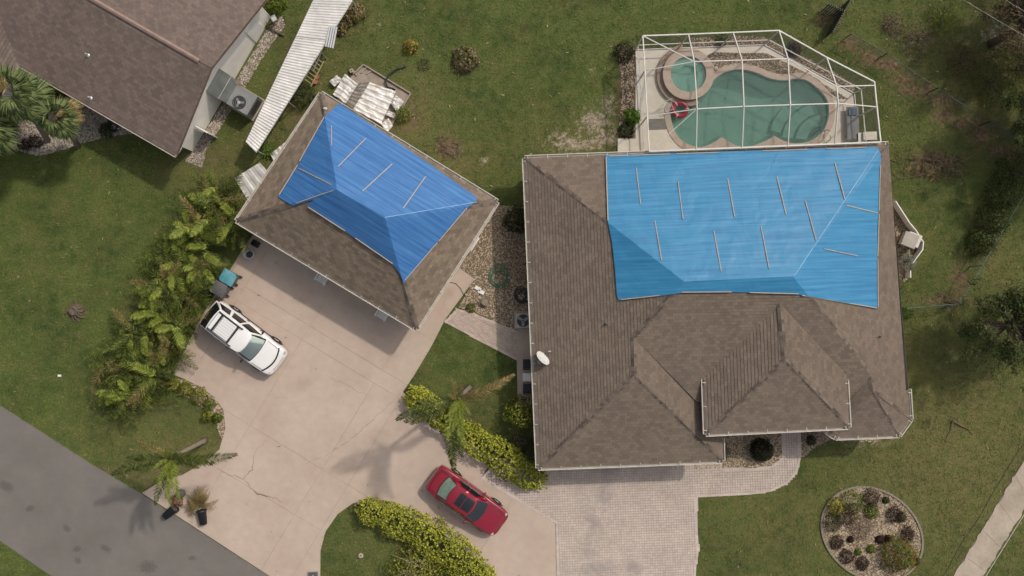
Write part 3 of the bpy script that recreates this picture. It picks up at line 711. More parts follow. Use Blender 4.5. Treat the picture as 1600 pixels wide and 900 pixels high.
# ------------------------------------------------------------------ tarpaulins
def roof_point(px, py, pls, lift=.0):
    h = 3.5
    for _ in range(14):
        p = P(px, py, h); h = min(zat(q, p.x, p.y) for q in pls)
    return Vector((p.x, p.y, h+lift))
def tarp_mat(name, c1, c2, ang):
    m = bpy.data.materials.new(name); m.use_nodes = True; nt = m.node_tree; N = nt.nodes; L = nt.links; bs = N['Principled BSDF']
    bs.inputs['Roughness'].default_value = .42; bs.inputs['Specular IOR Level'].default_value = .35
    geo = N.new('ShaderNodeNewGeometry')
    def nz(scale, sx, sy, det=5):
        mp = N.new('ShaderNodeMapping'); mp.inputs['Rotation'].default_value = (0, 0, -ang); L.new(geo.outputs['Position'], mp.inputs['Vector'])
        m2 = N.new('ShaderNodeMapping'); m2.inputs['Scale'].default_value = (sx, sy, 0); L.new(mp.outputs[0], m2.inputs['Vector'])
        n = N.new('ShaderNodeTexNoise'); n.inputs['Scale'].default_value = scale; n.inputs['Detail'].default_value = det; n.inputs['Roughness'].default_value = .65; L.new(m2.outputs[0], n.inputs['Vector']); return n.outputs['Fac']
    rp = N.new('ShaderNodeValToRGB'); rp.color_ramp.elements[0].position = .33; rp.color_ramp.elements[1].position = .7; rp.color_ramp.elements[0].color = c1; rp.color_ramp.elements[1].color = c2
    L.new(nz(1, .25, 7, 10), rp.inputs[0]); L.new(rp.outputs[0], bs.inputs['Base Color'])
    b = N.new('ShaderNodeBump'); b.inputs['Strength'].default_value = .16; b.inputs['Distance'].default_value = .025; L.new(nz(1, .7, 9, 6), b.inputs['Height'])
    b2 = N.new('ShaderNodeBump'); b2.inputs['Strength'].default_value = .25; b2.inputs['Distance'].default_value = .05; L.new(nz(1.1, 1, 1, 4), b2.inputs['Height']); L.new(b.outputs[0], b2.inputs['Normal'])
    L.new(b2.outputs[0], bs.inputs['Normal']); MATS[name] = m; return m
def tarp(name, label, outline, pls, m, ang, battens, pale_strips, loc, lines=()):
    root = thing(name, label, 'tarpaulin', loc)
    pts = [roof_point(x, y, pls) for x, y in outline]
    bm = bmesh.new(); bm.faces.new([bm.verts.new((p.x, p.y, 0)) for p in pts])
    cut_ = lambda co, no: bmesh.ops.bisect_plane(bm, geom=bm.verts[:]+bm.edges[:]+bm.faces[:], plane_co=co, plane_no=no)
    for a, b in lines:
        a, b = roof_point(*a, pls), roof_point(*b, pls); cut_((a.x, a.y, 0), (-(b.y-a.y), b.x-a.x, 0))
    c, s = math.cos(ang), math.sin(ang); a2 = np.array([(p.x*c+p.y*s, -p.x*s+p.y*c) for p in pts]); lo, hi = a2.min(0), a2.max(0)
    for k in np.arange(lo[0]+.3, hi[0], .3): cut_((k*c, k*s, 0), (c, s, 0))
    for k in np.arange(lo[1]+.2, hi[1], .3): cut_((-s*k, c*k, 0), (-s, c, 0))
    for v in bm.verts:
        x, y = v.co.x, v.co.y; u_, w_ = x*c+y*s, -x*s+y*c
        v.co.z = min(zat(q, x, y) for q in pls)+.095+.014*mnoise.noise((u_*.5, w_*2.5, 3))+.022*mnoise.noise((x*1.1, y*1.1, 9))+.012*mnoise.noise((u_*2.2+w_, w_*2.2, 5))
    bmesh.ops.recalc_face_normals(bm, faces=bm.faces); 
    if sum(f.normal.z for f in bm.faces) < 0: bmesh.ops.reverse_faces(bm, faces=bm.faces)
    bmesh.ops.translate(bm, verts=bm.verts, vec=-Vector(loc))
    me = bpy.data.meshes.new('sheet'); bm.to_mesh(me); bm.free()
    sh = link('sheet', me, m, root); 
    md = sh.modifiers.new('hem', 'SOLIDIFY'); md.thickness = .008
    for a, b in battens:
        a, b = roof_point(*a, pls, .125), roof_point(*b, pls, .125); n = MB(); n.bar(a, b, random.uniform(.036, .046), .028); n.build('batten', WOOD, root)
    for a, b in pale_strips:  # thin pale bars laid along the hip lines
        a, b = roof_point(*a, pls, .09), roof_point(*b, pls, .09); k = 14; n = MB()
        for i in range(k):
            p, q = a.lerp(b, i/k), a.lerp(b, (i+1.02)/k)
            n.bar(p+Vector((0, 0, .02)), q+Vector((0, 0, .02)), .02+.015*random.random(), .02)
        n.build('pale_strip', MATS['tarp_pale_strip'], root)
    return root
mat('tarp_pale_strip', lin(96, 152, 192), lin(118, 168, 200), 3, .5)
TARP1 = tarp_mat('tarp_sky_blue', lin(42, 108, 150), lin(66, 138, 176), A1); TARP2 = tarp_mat('tarp_blue', lin(40, 88, 144), lin(74, 126, 178), R(-32))
hp = [plN, plS, plW, plE]
HB = [((993.5, 262.5), (1000.5, 319.5)), ((1058.7, 283.5), (1066.5, 342.6)), ((1136, 279), (1147, 339)), ((1022.7, 345), (1033, 406.5)), ((1114.5, 361), (1126, 423.5)), ((1188, 354), (1200.5, 419)), ((1212.8, 276.7), (1227.3, 335.7)), ((1303, 255), (1318.5, 311.5)), ((1257, 314), (1274, 376)), ((1320.8, 321), (1369, 333)), ((1286, 389), (1339, 400)),
      ((946.5, 246), (949.5, 345)), ((1064, 456.5), (1142, 456)), ((1170, 457), (1246, 459)), ((1372, 335), (1370, 400)), ((1370, 405), (1370.5, 480)), ((1374, 258), (1372, 330)), ((970, 468), (1030, 461.5)), ((1252, 461.5), (1368, 481)), ((952, 244.5), (980, 243.5)), ((985, 243.4), (1046, 241.2)), ((1056, 240.8), (1122, 238.5)), ((1190, 236.5), (1260, 234)), ((1290, 233), (1350, 231))]
tarp('tarpaulin', 'large sky blue tarpaulin battened over the hip roof next to the pool', [(946, 243), (1369, 229.5), (1375, 241), (1375, 256), (1372, 333), (1370, 403), (1371, 482), (1310, 471), (1248, 460.5), (1200, 457.5), (1120, 456), (1064, 457.5), (1034, 462), (966.5, 469.5), (963.5, 461), (960.5, 420), (956, 378), (949, 345), (949, 294)], hp, TARP1, A1, HB, [((1240, 431), (1370, 236))], P(1160, 350, 3.5),
     [((1068, 440), (1238, 432)), ((820, 247), (1068, 440)), ((1388, 225), (1238, 432)), ((1068, 440), (990, 527)), ((1238, 432), (1360, 586))])
gp = [plane3(gT, gR, (gr1+gr2)/2), plane3(gL, gB, (gr1+gr2)/2), plane3(gL, gT, gr1), plane3(gB, gR, gr2)]
GB_ = [((518.7, 196.7), (519, 228)), ((572.4, 216.7), (529, 261)), ((613.3, 256.7), (567, 299.3)), ((665.8, 275.8), (630.7, 325.6)), ((466.7, 263), (518.7, 289)), ((482, 323.5), (540, 361)), ((556, 372), (614, 412)), ((633, 438), (684, 379)), ((686, 377), (730, 325)), ((469, 252), (507, 184)), ((463, 318), (521, 298)), ((437, 305), (466, 258))]
tarp('tarpaulin', 'deep blue tarpaulin over the smaller garage roof with five short battens', [(531, 162), (640, 235), (738, 303), (747, 311), (731, 325), (680, 384), (631, 443), (627, 430), (615, 414), (558, 374), (480, 322), (491, 312), (459, 322), (435, 308), (469, 254), (509, 181)], gp, TARP2, R(-32), GB_, [((602, 340), (745, 316))], P(585, 300, 3.4),
     [((527, 297), (602, 340)), ((370, 345), (527, 297)), ((502, 146), (527, 297)), ((777, 315), (602, 340)), ((651, 514), (602, 340))])
# ------------------------------------------------------------------ pool deck, pool and spa
def Z(x, y): return (940+x/3.2146, 20+y/3.2146)
pool_z = [(345, 500), (358, 575), (395, 635), (445, 665), (500, 675), (555, 657), (600, 628), (606, 628), (645, 652), (690, 672), (745, 672), (800, 655), (840, 636), (862, 620), (868, 620), (905, 640), (950, 655), (1010, 655), (1062, 638), (1110, 595), (1135, 540), (1140, 480), (1127, 430), (1098, 395), (1060, 360), (1020, 337), (975, 331), (930, 340), (880, 338), (830, 325), (780, 303), (730, 289), (680, 285), (630, 295), (585, 318), (552, 350), (530, 385), (500, 418), (470, 436), (420, 440), (380, 450), (355, 472)]
pool_loop = catmull([P(*Z(x, y)) for x, y in pool_z], 3)
HARD.append(deckw)
DECKM = mat('pool_deck', lin(210, 199, 181), lin(224, 214, 196), 1.3, .85, .2, 40)
COPING = mat('coping', lin(180, 160, 142), lin(198, 179, 160), 4, .85, .3, 40)
PLASTER = mat('pool_plaster', lin(176, 204, 192), lin(200, 222, 210), .8, .8)
def loop_fill(outer, inners, z):
    bm = bmesh.new(); ed = []
    for lp in [outer]+inners:
        vs_ = [bm.verts.new((p[0], p[1], z)) for p in lp]
        ed += [bm.edges.new((vs_[i], vs_[(i+1) % len(vs_)])) for i in range(len(vs_))]
    bmesh.ops.triangle_fill(bm, use_beauty=True, use_dissolve=False, edges=ed)
    for f in bm.faces:
        if f.normal.z < 0: f.normal_flip()
    return bm
CUSP = {(555, 657), (600, 628), (606, 628), (645, 652), (840, 636), (862, 620), (868, 620), (905, 640)}
pool_hull = catmull([P(*Z(x, y)) for x, y in pool_z if (x, y) not in CUSP], 3)
cop_out = offset_loop(pool_hull, .34); pool_hole = offset_loop(pool_hull, .26)
bm = loop_fill([(p.x, p.y) for p in deckw], [[(p.x, p.y) for p in pool_hole]], .03); off = P(1170, 160)
bmesh.ops.translate(bm, verts=bm.verts, vec=-off); me = bpy.data.meshes.new('pool_deck'); bm.to_mesh(me); bm.free()
deck = link('pool_deck', me, DECKM, None, off); tag(deck, kind='structure')
mb = MB(); n = len(deckw)
for i in range(n):
    a, b = deckw[i], deckw[(i+1) % n]; mb.poly([a-Vector((0, 0, .1)), b-Vector((0, 0, .1)), b+Vector((0, 0, .03)), a+Vector((0, 0, .03))])
mb.build('deck_edge', DECKM, deck)
MB().prism(PL([(965, 217), (997, 217), (997, 245), (965, 245)]), -.1, .09).build('step_pad', DECKM, deck)
spa_c = P(1073.5, 118.5); SR = .98
pool = thing('swimming_pool', 'freeform green swimming pool with round raised spa inside the screen cage', 'swimming pool', P(1180, 165))
mb = MB(); n = len(pool_loop); up = [Vector((p.x, p.y, .02)) for p in pool_loop]; fl = offset_loop(pool_loop, -.25)
for i in range(n):
    j = (i+1) % n; mb.poly([up[i], up[j], Vector((fl[j].x, fl[j].y, -1.25)), Vector((fl[i].x, fl[i].y, -1.25))])
mb.poly([Vector((p.x, p.y, -1.25)) for p in fl]); mb.build('basin', PLASTER, pool)
# curved entry steps at the east end
for k, r in enumerate((2.9, 2.2, 1.5)):
    c = P(*Z(1125, 640)); st = [Vector((c.x+r*math.cos(t), c.y+r*math.sin(t), 0)) for t in np.linspace(R(40), R(200), 24)]
    inside = in_poly(np.array([p.x for p in st]), np.array([p.y for p in st]), [(p.x, p.y) for p in fl])
    arc = [p for p, q in zip(st, inside) if q]
    if len(arc) > 3: MB().prism(arc+[c+(p-c)*((r-.6)/r) for p in reversed(arc)], -1.25, -.95+.25*k).build('step', PLASTER, pool)
bm = loop_fill([(p.x, p.y) for p in cop_out], [[(p.x, p.y) for p in pool_loop]], .07)
for lp, z0 in ((cop_out, 0.0), (pool_loop, -.06)):
    k = len(lp)
    for i in range(k):
        a_, b_ = lp[i], lp[(i+1) % k]; bm.faces.new([bm.verts.new(v) for v in ((a_.x, a_.y, z0), (b_.x, b_.y, z0), (b_.x, b_.y, .07), (a_.x, a_.y, .07))])
bmesh.ops.translate(bm, verts=bm.verts, vec=-Vector(pool.location)); me = bpy.data.meshes.new('coping'); bm.to_mesh(me); bm.free(); link('coping', me, COPING, pool)
def water_mat(name, tint, body, f):
    m = bpy.data.materials.new(name); m.use_nodes = True; nt = m.node_tree; N = nt.nodes; L = nt.links; N.remove(N['Principled BSDF'])
    tp = N.new('ShaderNodeBsdfTransparent'); tp.inputs[0].default_value = tint
    df = N.new('ShaderNodeBsdfDiffuse'); df.inputs[0].default_value = body
    m1 = N.new('ShaderNodeMixShader'); m1.inputs[0].default_value = f; L.new(tp.outputs[0], m1.inputs[1]); L.new(df.outputs[0], m1.inputs[2])
    gl = N.new('ShaderNodeBsdfGlossy'); gl.inputs['Roughness'].default_value = .03; fr = N.new('ShaderNodeFresnel'); fr.inputs[0].default_value = 1.33
    nz = N.new('ShaderNodeTexNoise'); nz.inputs['Scale'].default_value = 2.5; nz.inputs['Detail'].default_value = 4; b = N.new('ShaderNodeBump'); b.inputs['Strength'].default_value = .12; b.inputs['Distance'].default_value = .1
    geo = N.new('ShaderNodeNewGeometry'); L.new(geo.outputs['Position'], nz.inputs['Vector']); L.new(nz.outputs['Fac'], b.inputs['Height']); L.new(b.outputs[0], gl.inputs['Normal']); L.new(b.outputs[0], fr.inputs['Normal'])
    ms = N.new('ShaderNodeMixShader'); L.new(fr.outputs[0], ms.inputs[0]); L.new(m1.outputs[0], ms.inputs[1]); L.new(gl.outputs[0], ms.inputs[2]); L.new(ms.outputs[0], N['Material Output'].inputs[0]); return m
WATER = water_mat('pool_water', (.68, .85, .79, 1), lin(124, 160, 146), .4)
MB().poly([Vector((p.x, p.y, -.1)) for p in offset_loop(pool_loop, -.01)]).build('water', WATER, pool)
WSPA = water_mat('spa_water', (.74, .9, .85, 1), lin(136, 172, 158), .3)
def ring(c, r0, r1, z0, z1, a0=0, a1=2*math.pi, n=48):
    mb = MB(); full = abs(a1-a0-2*math.pi) < 1e-6; ts = [a0+(a1-a0)*i/n for i in range(n+1)]
    p = lambda r, t, z: Vector((c.x+r*math.cos(t), c.y+r*math.sin(t), z))
    for s, t in zip(ts[:-1], ts[1:]):
        mb.poly([p(r0, s, z1), p(r1, s, z1), p(r1, t, z1), p(r0, t, z1)]); mb.poly([p(r1, s, z0), p(r1, t, z0), p(r1, t, z1), p(r1, s, z1)]); mb.poly([p(r0, t, z0), p(r0, s, z0), p(r0, s, z1), p(r0, t, z1)])
    return mb
sp = ring(spa_c, SR, 1.42, .03, .42).build('spa_wall', COPING, pool)
ring(spa_c, 1.43, 1.72, .03, .2, R(100), R(292)).build('spa_step', mat('spa_step', lin(150, 128, 112), lin(170, 148, 130), 4, .85), pool)
ring(spa_c, .55, SR-.003, .031, .2).build('spa_bench', PLASTER, pool)
MB().lathe((spa_c.x, spa_c.y, .031), [(SR-.01, 0), (SR-.01, .006)], 40).build('spa_floor', PLASTER, pool)
MB().poly([Vector((spa_c.x+(SR-.002)*math.cos(t), spa_c.y+(SR-.002)*math.sin(t), .36)) for t in np.linspace(0, 2*math.pi, 48, endpoint=False)]).build('spa_water', WSPA, pool)
# gravel planting strip behind the pool
gravel('pool_gravel_bed', [Z(530, 215), Z(560, 200), Z(830, 205), Z(1000, 290), Z(1180, 400), Z(1235, 432), Z(1190, 432), Z(1135, 395), Z(1090, 340), Z(1040, 308), Z(975, 305), Z(900, 315), Z(840, 297), Z(780, 272), Z(700, 258), Z(620, 268), Z(570, 295), Z(562, 260)], 'brown gravel between pool coping and back screen wall', 420, z=.035)
gravel('cage_side_bed', [(966, 70), (992, 74), (992, 216), (966, 216), (972, 150)], 'brown mulch along the west side of the screen cage', 260, bed=MULCH, z=.0)
gravel('cage_back_bed', [(1080, 60), (1190, 56), (1200, 62), (1290, 105), (1335, 132), (1333, 147), (1192, 70), (1080, 73)], 'brown mulch outside the back screen wall', 260, bed=MULCH)
# ------------------------------------------------------------------ screen cage
cage = thing('pool_screen_cage', 'white framed mansard screen enclosure over the swimming pool', 'screen enclosure', P(1180, 160))
FR = mat('cage_white', lin(192, 187, 178), lin(208, 203, 194), 2, .5)
SCREEN = mat('screen_mesh', lin(40, 38, 36), lin(52, 50, 47), 2, .7, alpha=.2)
eh, kh, hh = 2.7, 3.55, 2.78
A_ = P(1004.4, 56, eh); E1 = P(1075.6, 53.6, eh); E2 = P(1145.3, 50.8, eh); B_ = P(1217, 47.7, eh); E4 = P(1291.5, 89.7, eh); C_ = P(1366.2, 128, eh)
D_ = P(1376, 222, hh); Lh = P(1014.5, 236.5, hh); L1 = P(1007.8, 110, eh); L2 = P(1011.5, 181.8, eh); R1 = P(1367, 133.5, eh); R2 = P(1370, 167, eh)
ka = [P(1084.7, 96.2, kh), P(1159.3, 94, kh), P(1231, 91.5, kh), P(1307, 135, kh-.1)]
kb = [P(1089.3, 170, kh), P(1162.4, 166.2, kh), P(1235, 163.7, kh), P(1309.6, 161.5, kh-.1)]
hs = [P(1087.8, 234.8, hh), P(1159.6, 232, hh), P(1231, 229.4, hh), P(1304.6, 226.2, hh)]
def beam(a, b, w=.052, h=.1, name='beam'): return MB().bar(a, b, w, h).build(name, FR, cage)
rail = [Lh, L2, L1, A_, E1, E2, B_, E4, C_, R2, D_]
for a, b in zip(rail[:-1], rail[1:]): beam(a, b, .062, .09, 'eave_rail')
for e, k1, k2, h_ in zip((E1, E2, B_, E4), ka, kb, hs):
    for a, b in ((e, k1), (k1, k2), (k2, h_)): beam(a, b)
up_ = Vector((0, 0, -.012))
for row in ([L1]+ka, [L2]+kb+[R2]):
    for a, b in zip(row[:-1], row[1:]): beam(a+up_, b+up_, .048, .06, 'purlin')
beam(ka[3]+up_, R1, .048, .06, 'purlin'); beam(A_, ka[0]+up_, .05, .06, 'purlin')
beam(Lh+up_, kb[0]+up_*2, .03, .03, 'shadow_line_bar')  # thin bar added in place of a beam's cast shadow line
beam(Lh, D_, .08, .1, 'wall_rail')
posts = [A_, L1, L2, E1, E2, B_, E4, C_, R2]
gp0 = lambda p, z=0.03: Vector((p.x, p.y, z))
for p in posts: MB().bar(gp0(p), p-Vector((0, 0, .06)), .06, .06).build('post', FR, cage)
wallp = [gp0(Lh), gp0(A_), gp0(B_), gp0(C_), gp0(D_)]
for a, b in zip(wallp[:-1], wallp[1:]):
    for z in (.03, .95): beam(a+Vector((0, 0, z)), b+Vector((0, 0, z)), .05, .05, 'chair_rail')
def screen(*pts): MB().poly(pts).build('screen_panel', SCREEN, cage)
dn = Vector((0, 0, -.03)); top = [E1, E2, B_, E4]
screen(A_, E1, ka[0]); screen(A_, ka[0], L1); screen(L1, ka[0], kb[0], L2); screen(L2, kb[0], hs[0], Lh)
for i in range(3): screen(top[i], top[i+1], ka[i+1], ka[i]); screen(ka[i], ka[i+1], kb[i+1], kb[i]); screen(kb[i], kb[i+1], hs[i+1], hs[i])
screen(E4, C_, R1, ka[3]); screen(ka[3], R1, R2, kb[3]); screen(kb[3], R2, D_, hs[3])
for a, b in zip(rail[:-1], rail[1:]): screen(gp0(a), gp0(b), b, a)
# ------------------------------------------------------------------ things by the pool
mb = MB(); c = P(1061.5, 172); RR, rr = .37, .135
for i in range(36):
    for j in range(12): pass
def torus(c, RR, rr, nu=36, nv=12, sel=None):
    mb = MB(); pt = lambda i, j: Vector((c[0]+(RR+rr*math.cos(2*math.pi*j/nv))*math.cos(2*math.pi*i/nu), c[1]+(RR+rr*math.cos(2*math.pi*j/nv))*math.sin(2*math.pi*i/nu), c[2]+rr*math.sin(2*math.pi*j/nv)))
    for i in range(nu):
        if sel and not sel(i): continue
        for j in range(nv): mb.poly([pt(i, j), pt(i+1, j), pt(i+1, j+1), pt(i, j+1)])
    return mb
ringt = thing('swim_ring', 'dark red swim ring with pale markings floating beside the spa', 'swim ring', (c.x, c.y, .0))
torus((c.x, c.y, .14), RR, rr).build('tube', mat('ring_red', lin(150, 30, 48), lin(168, 40, 58), 4, .35), ringt, smooth=True)
torus((c.x, c.y, .14), RR, rr+.004, sel=lambda i: i % 12 == 0).build('marking', mat('ring_pale', lin(206, 176, 172), lin(214, 188, 184), 4, .35), ringt, smooth=True)
torus((c.x, c.y, .14), RR-.115, .012, 24, 6).build('rope', WHITEP, ringt, smooth=True)
# lounger, cabinet, handrail, step bench
c = P(*Z(1250, 560)); lo_ = thing('sun_lounger', 'grey sun lounger on the pool deck near the east screen wall', 'sun lounger', (c.x, c.y, .03), R(92))
MB().box((0, 0, .3), (1.75, .62, .04)).build('sling', mat('sling_grey', lin(120, 120, 118), lin(140, 140, 138), 6, .8), lo_, local=True)
m2 = MB(); 
for s in (-1, 1): m2.tube([(-.9, s*.33, .3), (.9, s*.33, .3)], .02)
for x in (-.9, .9, .3): m2.tube([(x, -.33, .3), (x, .33, .3)], .02)
m2.build('frame', METG, lo_, local=True)
for x in (-.7, .7):
    for s in (-1, 1): MB().tube([(x, s*.33, .3), (x, s*.33, 0)], .018).build('leg', METG, lo_, local=True)
MB().box((.62, 0, .36), (.4, .5, .08)).build('pillow', mat('pillow_blue', lin(84, 96, 110), lin(104, 116, 128), 6, .9), lo_, local=True, bevel=.03)
c = P(*Z(1345, 627)); cb = thing('storage_box', 'white deck box in the corner by the house inside the screen', 'storage box', (c.x-.2, c.y, .03), R(2))
MB().box((0, 0, .25), (.72, .42, .5)).build('body', WHITEP, cb, local=True, bevel=.02); MB().box((0, 0, .53), (.76, .46, .05)).build('lid', DECKM, cb, local=True, bevel=.015); MB().box((0, -.24, .45), (.12, .02, .04)).build('handle', GREYP, cb, local=True)
c = P(*Z(1300, 632)); cb = thing('side_table', 'small white slab table left of the deck box', 'table', (c.x-.12, c.y, .03), R(2))
MB().box((0, 0, .4), (.36, .5, .04)).build('table_top', WHITEP, cb, local=True, bevel=.01)
for x in (-.14, .14):
    for y in (-.2, .2): MB().box((x, y, .19), (.03, .03, .38)).build('leg', WHITEP, cb, local=True)
hr = thing('pool_handrail', 'chrome pool handrail curving over the entry steps', 'handrail', P(*Z(1100, 625)))
for dx in (0, .38):
    a = P(*Z(1085, 612))+Vector((dx, -.05, 0)); m2 = MB(); m2.tube([a+Vector((0, .25, -.5)), a+Vector((0, .25, .4)), a+Vector((.03, .15, .68)), a+Vector((.06, -.1, .74)), a+Vector((.1, -.35, .6)), a+Vector((.1, -.4, .04))], .022, 8); m2.build('rail', CHROME, hr, smooth=True)
st = thing('deck_mat', 'grey slatted mat lying on the deck below the spa', 'mat', P(*Z(290, 560), .03))
for i in range(8):
    a, b = P(*Z(238, 536+i*7), .045), P(*Z(342, 532+i*7), .045); MB().bar(a, b, .06, .03).build('slat', mat('mat_grey', lin(128, 122, 116), lin(146, 140, 132), 5, .85), st)
wc = thing('patio_chair', 'white wire patio chair beside the swim ring', 'chair', P(*Z(330, 480), .03), R(20))
m2 = MB(); m2.tube([(-.22, -.22, .4), (.22, -.22, .4), (.22, .22, .4), (-.22, .22, .4), (-.22, -.22, .4)], .015, 6); m2.build('seat_frame', WHITEP, wc, local=True)
for i in range(5): MB().tube([(-.18+.09*i, -.22, .4), (-.18+.09*i, .22, .4)], .008, 6).build('slat', WHITEP, wc, local=True)
for x in (-.21, .21):
    for y in (-.21, .21): MB().tube([(x, y, .4), (x*1.15, y*1.15, 0)], .014, 6).build('leg', WHITEP, wc, local=True)
MB().tube([(-.22, .22, .4), (-.24, .3, .82), (.24, .3, .82), (.22, .22, .4)], .015, 6).build('back_frame', WHITEP, wc, local=True)
bo = thing('boulder', 'pale boulder in the gravel behind the pool', 'boulder', P(*Z(575, 280), .03))
def rock(c, r, m, name, parent=None, seed=0):
    bm = bmesh.new(); bmesh.ops.create_icosphere(bm, subdivisions=2, radius=r)
    for v in bm.verts: v.co *= 1+.3*mnoise.noise(v.co*2.2/r*.5+Vector((seed, 0, 0))); v.co.z *= .7
    if parent is None: off = Vector(c)
    else: off = Vector((0, 0, 0)); bmesh.ops.translate(bm, verts=bm.verts, vec=Vector(c)-root_loc(parent))
    me = bpy.data.meshes.new(name); bm.to_mesh(me); bm.free(); return link(name, me, m, parent, off)
rock(P(*Z(575, 280), .1), .13, STONEW, 'rock', bo)
# ------------------------------------------------------------------ vehicles (built along +x, then placed)
CARGLASS = mat('car_glass', lin(20, 24, 26), lin(26, 30, 32), 1, .04, spec=.7, coat=.6)
def clear_glass(name, tint, f=.25):
    m = bpy.data.materials.new(name); m.use_nodes = True; nt = m.node_tree; N = nt.nodes; L = nt.links; N.remove(N['Principled BSDF'])
    tp = N.new('ShaderNodeBsdfTransparent'); tp.inputs[0].default_value = tint; gl = N.new('ShaderNodeBsdfGlossy'); gl.inputs['Roughness'].default_value = .03
    ms = N.new('ShaderNodeMixShader'); lw = N.new('ShaderNodeFresnel'); lw.inputs[0].default_value = 1.5; L.new(lw.outputs[0], ms.inputs[0]); L.new(tp.outputs[0], ms.inputs[1]); L.new(gl.outputs[0], ms.inputs[2]); L.new(ms.outputs[0], N['Material Output'].inputs[0]); return m
TGLASS = clear_glass('tinted_glass', (.86, .95, .91, 1))
def car(name, label, group, paint, px, py, heading, st, cab, wheels, extras):
    c = P(px, py); root = thing(name, label, 'car', (c.x, c.y, .03), heading, group)
    # lower body: loft
    mb = MB(); prof = lambda w, b, t: [(w*.90, .26), (w*.985, .42), (w, .60), (w*.985, b*.5+.33), (w*.95, b), (w*.86, b+.55*(t-b)), (w*.5, t-.008), (0, t)]
    rows = []
    for x, w, b, t in st:
        h = prof(w, b, t); rows.append([(x, -y, z) for y, z in h]+[(x, y, z) for y, z in reversed(h[:-1])])
    m = len(rows[0]); vs_ = [p for r in rows for p in r]
    fs = [(i*m+k, i*m+k+1, (i+1)*m+k+1, (i+1)*m+k)[::-1] for i in range(len(rows)-1) for k in range(m-1)]
    fs += [tuple(range(m)), tuple(range((len(rows)-1)*m+m-1, (len(rows)-1)*m-1, -1))]
    mb.raw(vs_, fs); mb.build('body', paint, root, smooth=True, local=True, sub=2)
    # cabin patches
    xf, wf, zf = cab['cowl']; xr, wr, zr = cab['rear']; xF, wF, zF = cab['rooff']; xR, wR, zR = cab['roofr']; bf, brr, crown, sb = cab['bulge']
    def front(u, v):
        s = 2*u-1; q = 1-s*s; return Vector((xf+(xF-xf)*v+bf*q, s*(wf+(wF-wf)*v), zf+(zF-zf)*v+crown*q*v))
    def rear(u, v):
        s = 2*u-1; q = 1-s*s; return Vector((xr+(xR-xr)*v-brr*q, s*(wr+(wR-wr)*v), zr+(zR-zr)*v+crown*q*v))
    def roof(u, v):
        s = 2*u-1; q = 1-s*s; x0 = xR-brr*q; x1 = xF+bf*q; e = 4*v*(1-v)
        return Vector((x0+(x1-x0)*v, s*(wR+(wF-wR)*v+.03*e), zR+(zF-zR)*v+crown*q+cab.get('arch', .03)*e))
    def side(sg):
        def f(u, v):
            e = 4*u*(1-u); xb = xr+(xf-xr)*u; xt = xR+(xF-xR)*u; yb = wr+(wf-wr)*u+sb*e; yt = wR+(wF-wR)*u+.03*e
            zb = zr+(zf-zr)*u-.02*e; zt = zR+(zF-zR)*u+cab.get('arch', .03)*e
            k = v+.12*math.sin(math.pi*v); k = min(1, k)
            return Vector((xb+(xt-xb)*v, sg*(yb+(yt-yb)*v+.03*math.sin(math.pi*v)), zb+(zt-zb)*v))
        return f
    mb = MB(); mb.grid(front, 10, 6); mb.grid(roof, 10, 10); mb.grid(lambda u, v: rear(1-u, v), 10, 6); mb.grid(side(1), 12, 6); mb.grid(lambda u, v: side(-1)(1-u, v), 12, 6)
    bm = bmesh.new(); me0 = mb.mesh('cabin'); bm.from_mesh(me0); bmesh.ops.remove_doubles(bm, verts=bm.verts, dist=.02); bmesh.ops.recalc_face_normals(bm, faces=bm.faces); bm.to_mesh(me0); bm.free()
    link('cabin', me0, paint, root, smooth=True)
    def panel(nm, fn, u0, u1, v0, v1, m_, off=.008, nu=10, nv=5, sg=1):
        def g(u, v):
            p = fn(u, v); e = .01; n = (fn(u+e, v)-fn(u-e, v)).cross(fn(u, v+e)-fn(u, v-e)).normalized()
            cc = Vector((0, 0, .9)); n = n if n.dot(p-cc) > 0 else -n
            return p+n*off
        b = MB(); b.grid(g, nu, nv, u0, u1, v0, v1); return b.build(nm, m_, root, smooth=True, local=True)
    for a in cab['panels']:
        fn = {'front': front, 'rear': rear, 'roof': roof, 'left': side(1), 'right': side(-1)}[a[1]]; panel(a[0], fn, *a[2:6], a[6], a[7] if len(a) > 7 else .008)
    # wheels
    wx, wy, wr_ = wheels
    for x in wx:
        for s in (-1, 1):
            t = MB(); prof2 = [(wr_*.6, -.11), (wr_*.92, -.11), (wr_, -.08), (wr_, .08), (wr_*.92, .11), (wr_*.6, .11)]
            n = 24; vs_ = [(x+r*math.cos(2*math.pi*k/n), s*(wy-.11)+z, wr_+r*math.sin(2*math.pi*k/n)) for r, z in prof2 for k in range(n)]
            t.raw(vs_, [(i*n+k, i*n+(k+1) % n, (i+1)*n+(k+1) % n, (i+1)*n+k) for i in range(5) for k in range(n)])
            w = t.build('wheel', RUBBER, root, local=True, smooth=True)
            rm = MB()
            for k in range(5):
                an = 2*math.pi*k/5; rm.bar((x, s*(wy-.03), wr_), (x+wr_*.58*math.cos(an), s*(wy-.03), wr_+wr_*.58*math.sin(an)), .05, .02, up=Vector((0, 1, 0)))
            rm.raw([(x+wr_*.6*math.cos(2*math.pi*k/20), s*(wy-.06), wr_+wr_*.6*math.sin(2*math.pi*k/20)) for k in range(20)], [tuple(range(20))])
            rm.build('rim', ALU, w, local=True)
            ar = MB(); ar.tube([(x+(wr_+.05)*math.cos(t_), s*(wy-.015), wr_+(wr_+.05)*math.sin(t_)) for t_ in np.linspace(.1, math.pi-.1, 14)], .028, 6); ar.build('wheel_arch', BLACKP, root, local=True)
    extras(root, dict(front=front, rear=rear, roof=roof, left=side(1), right=side(-1)))
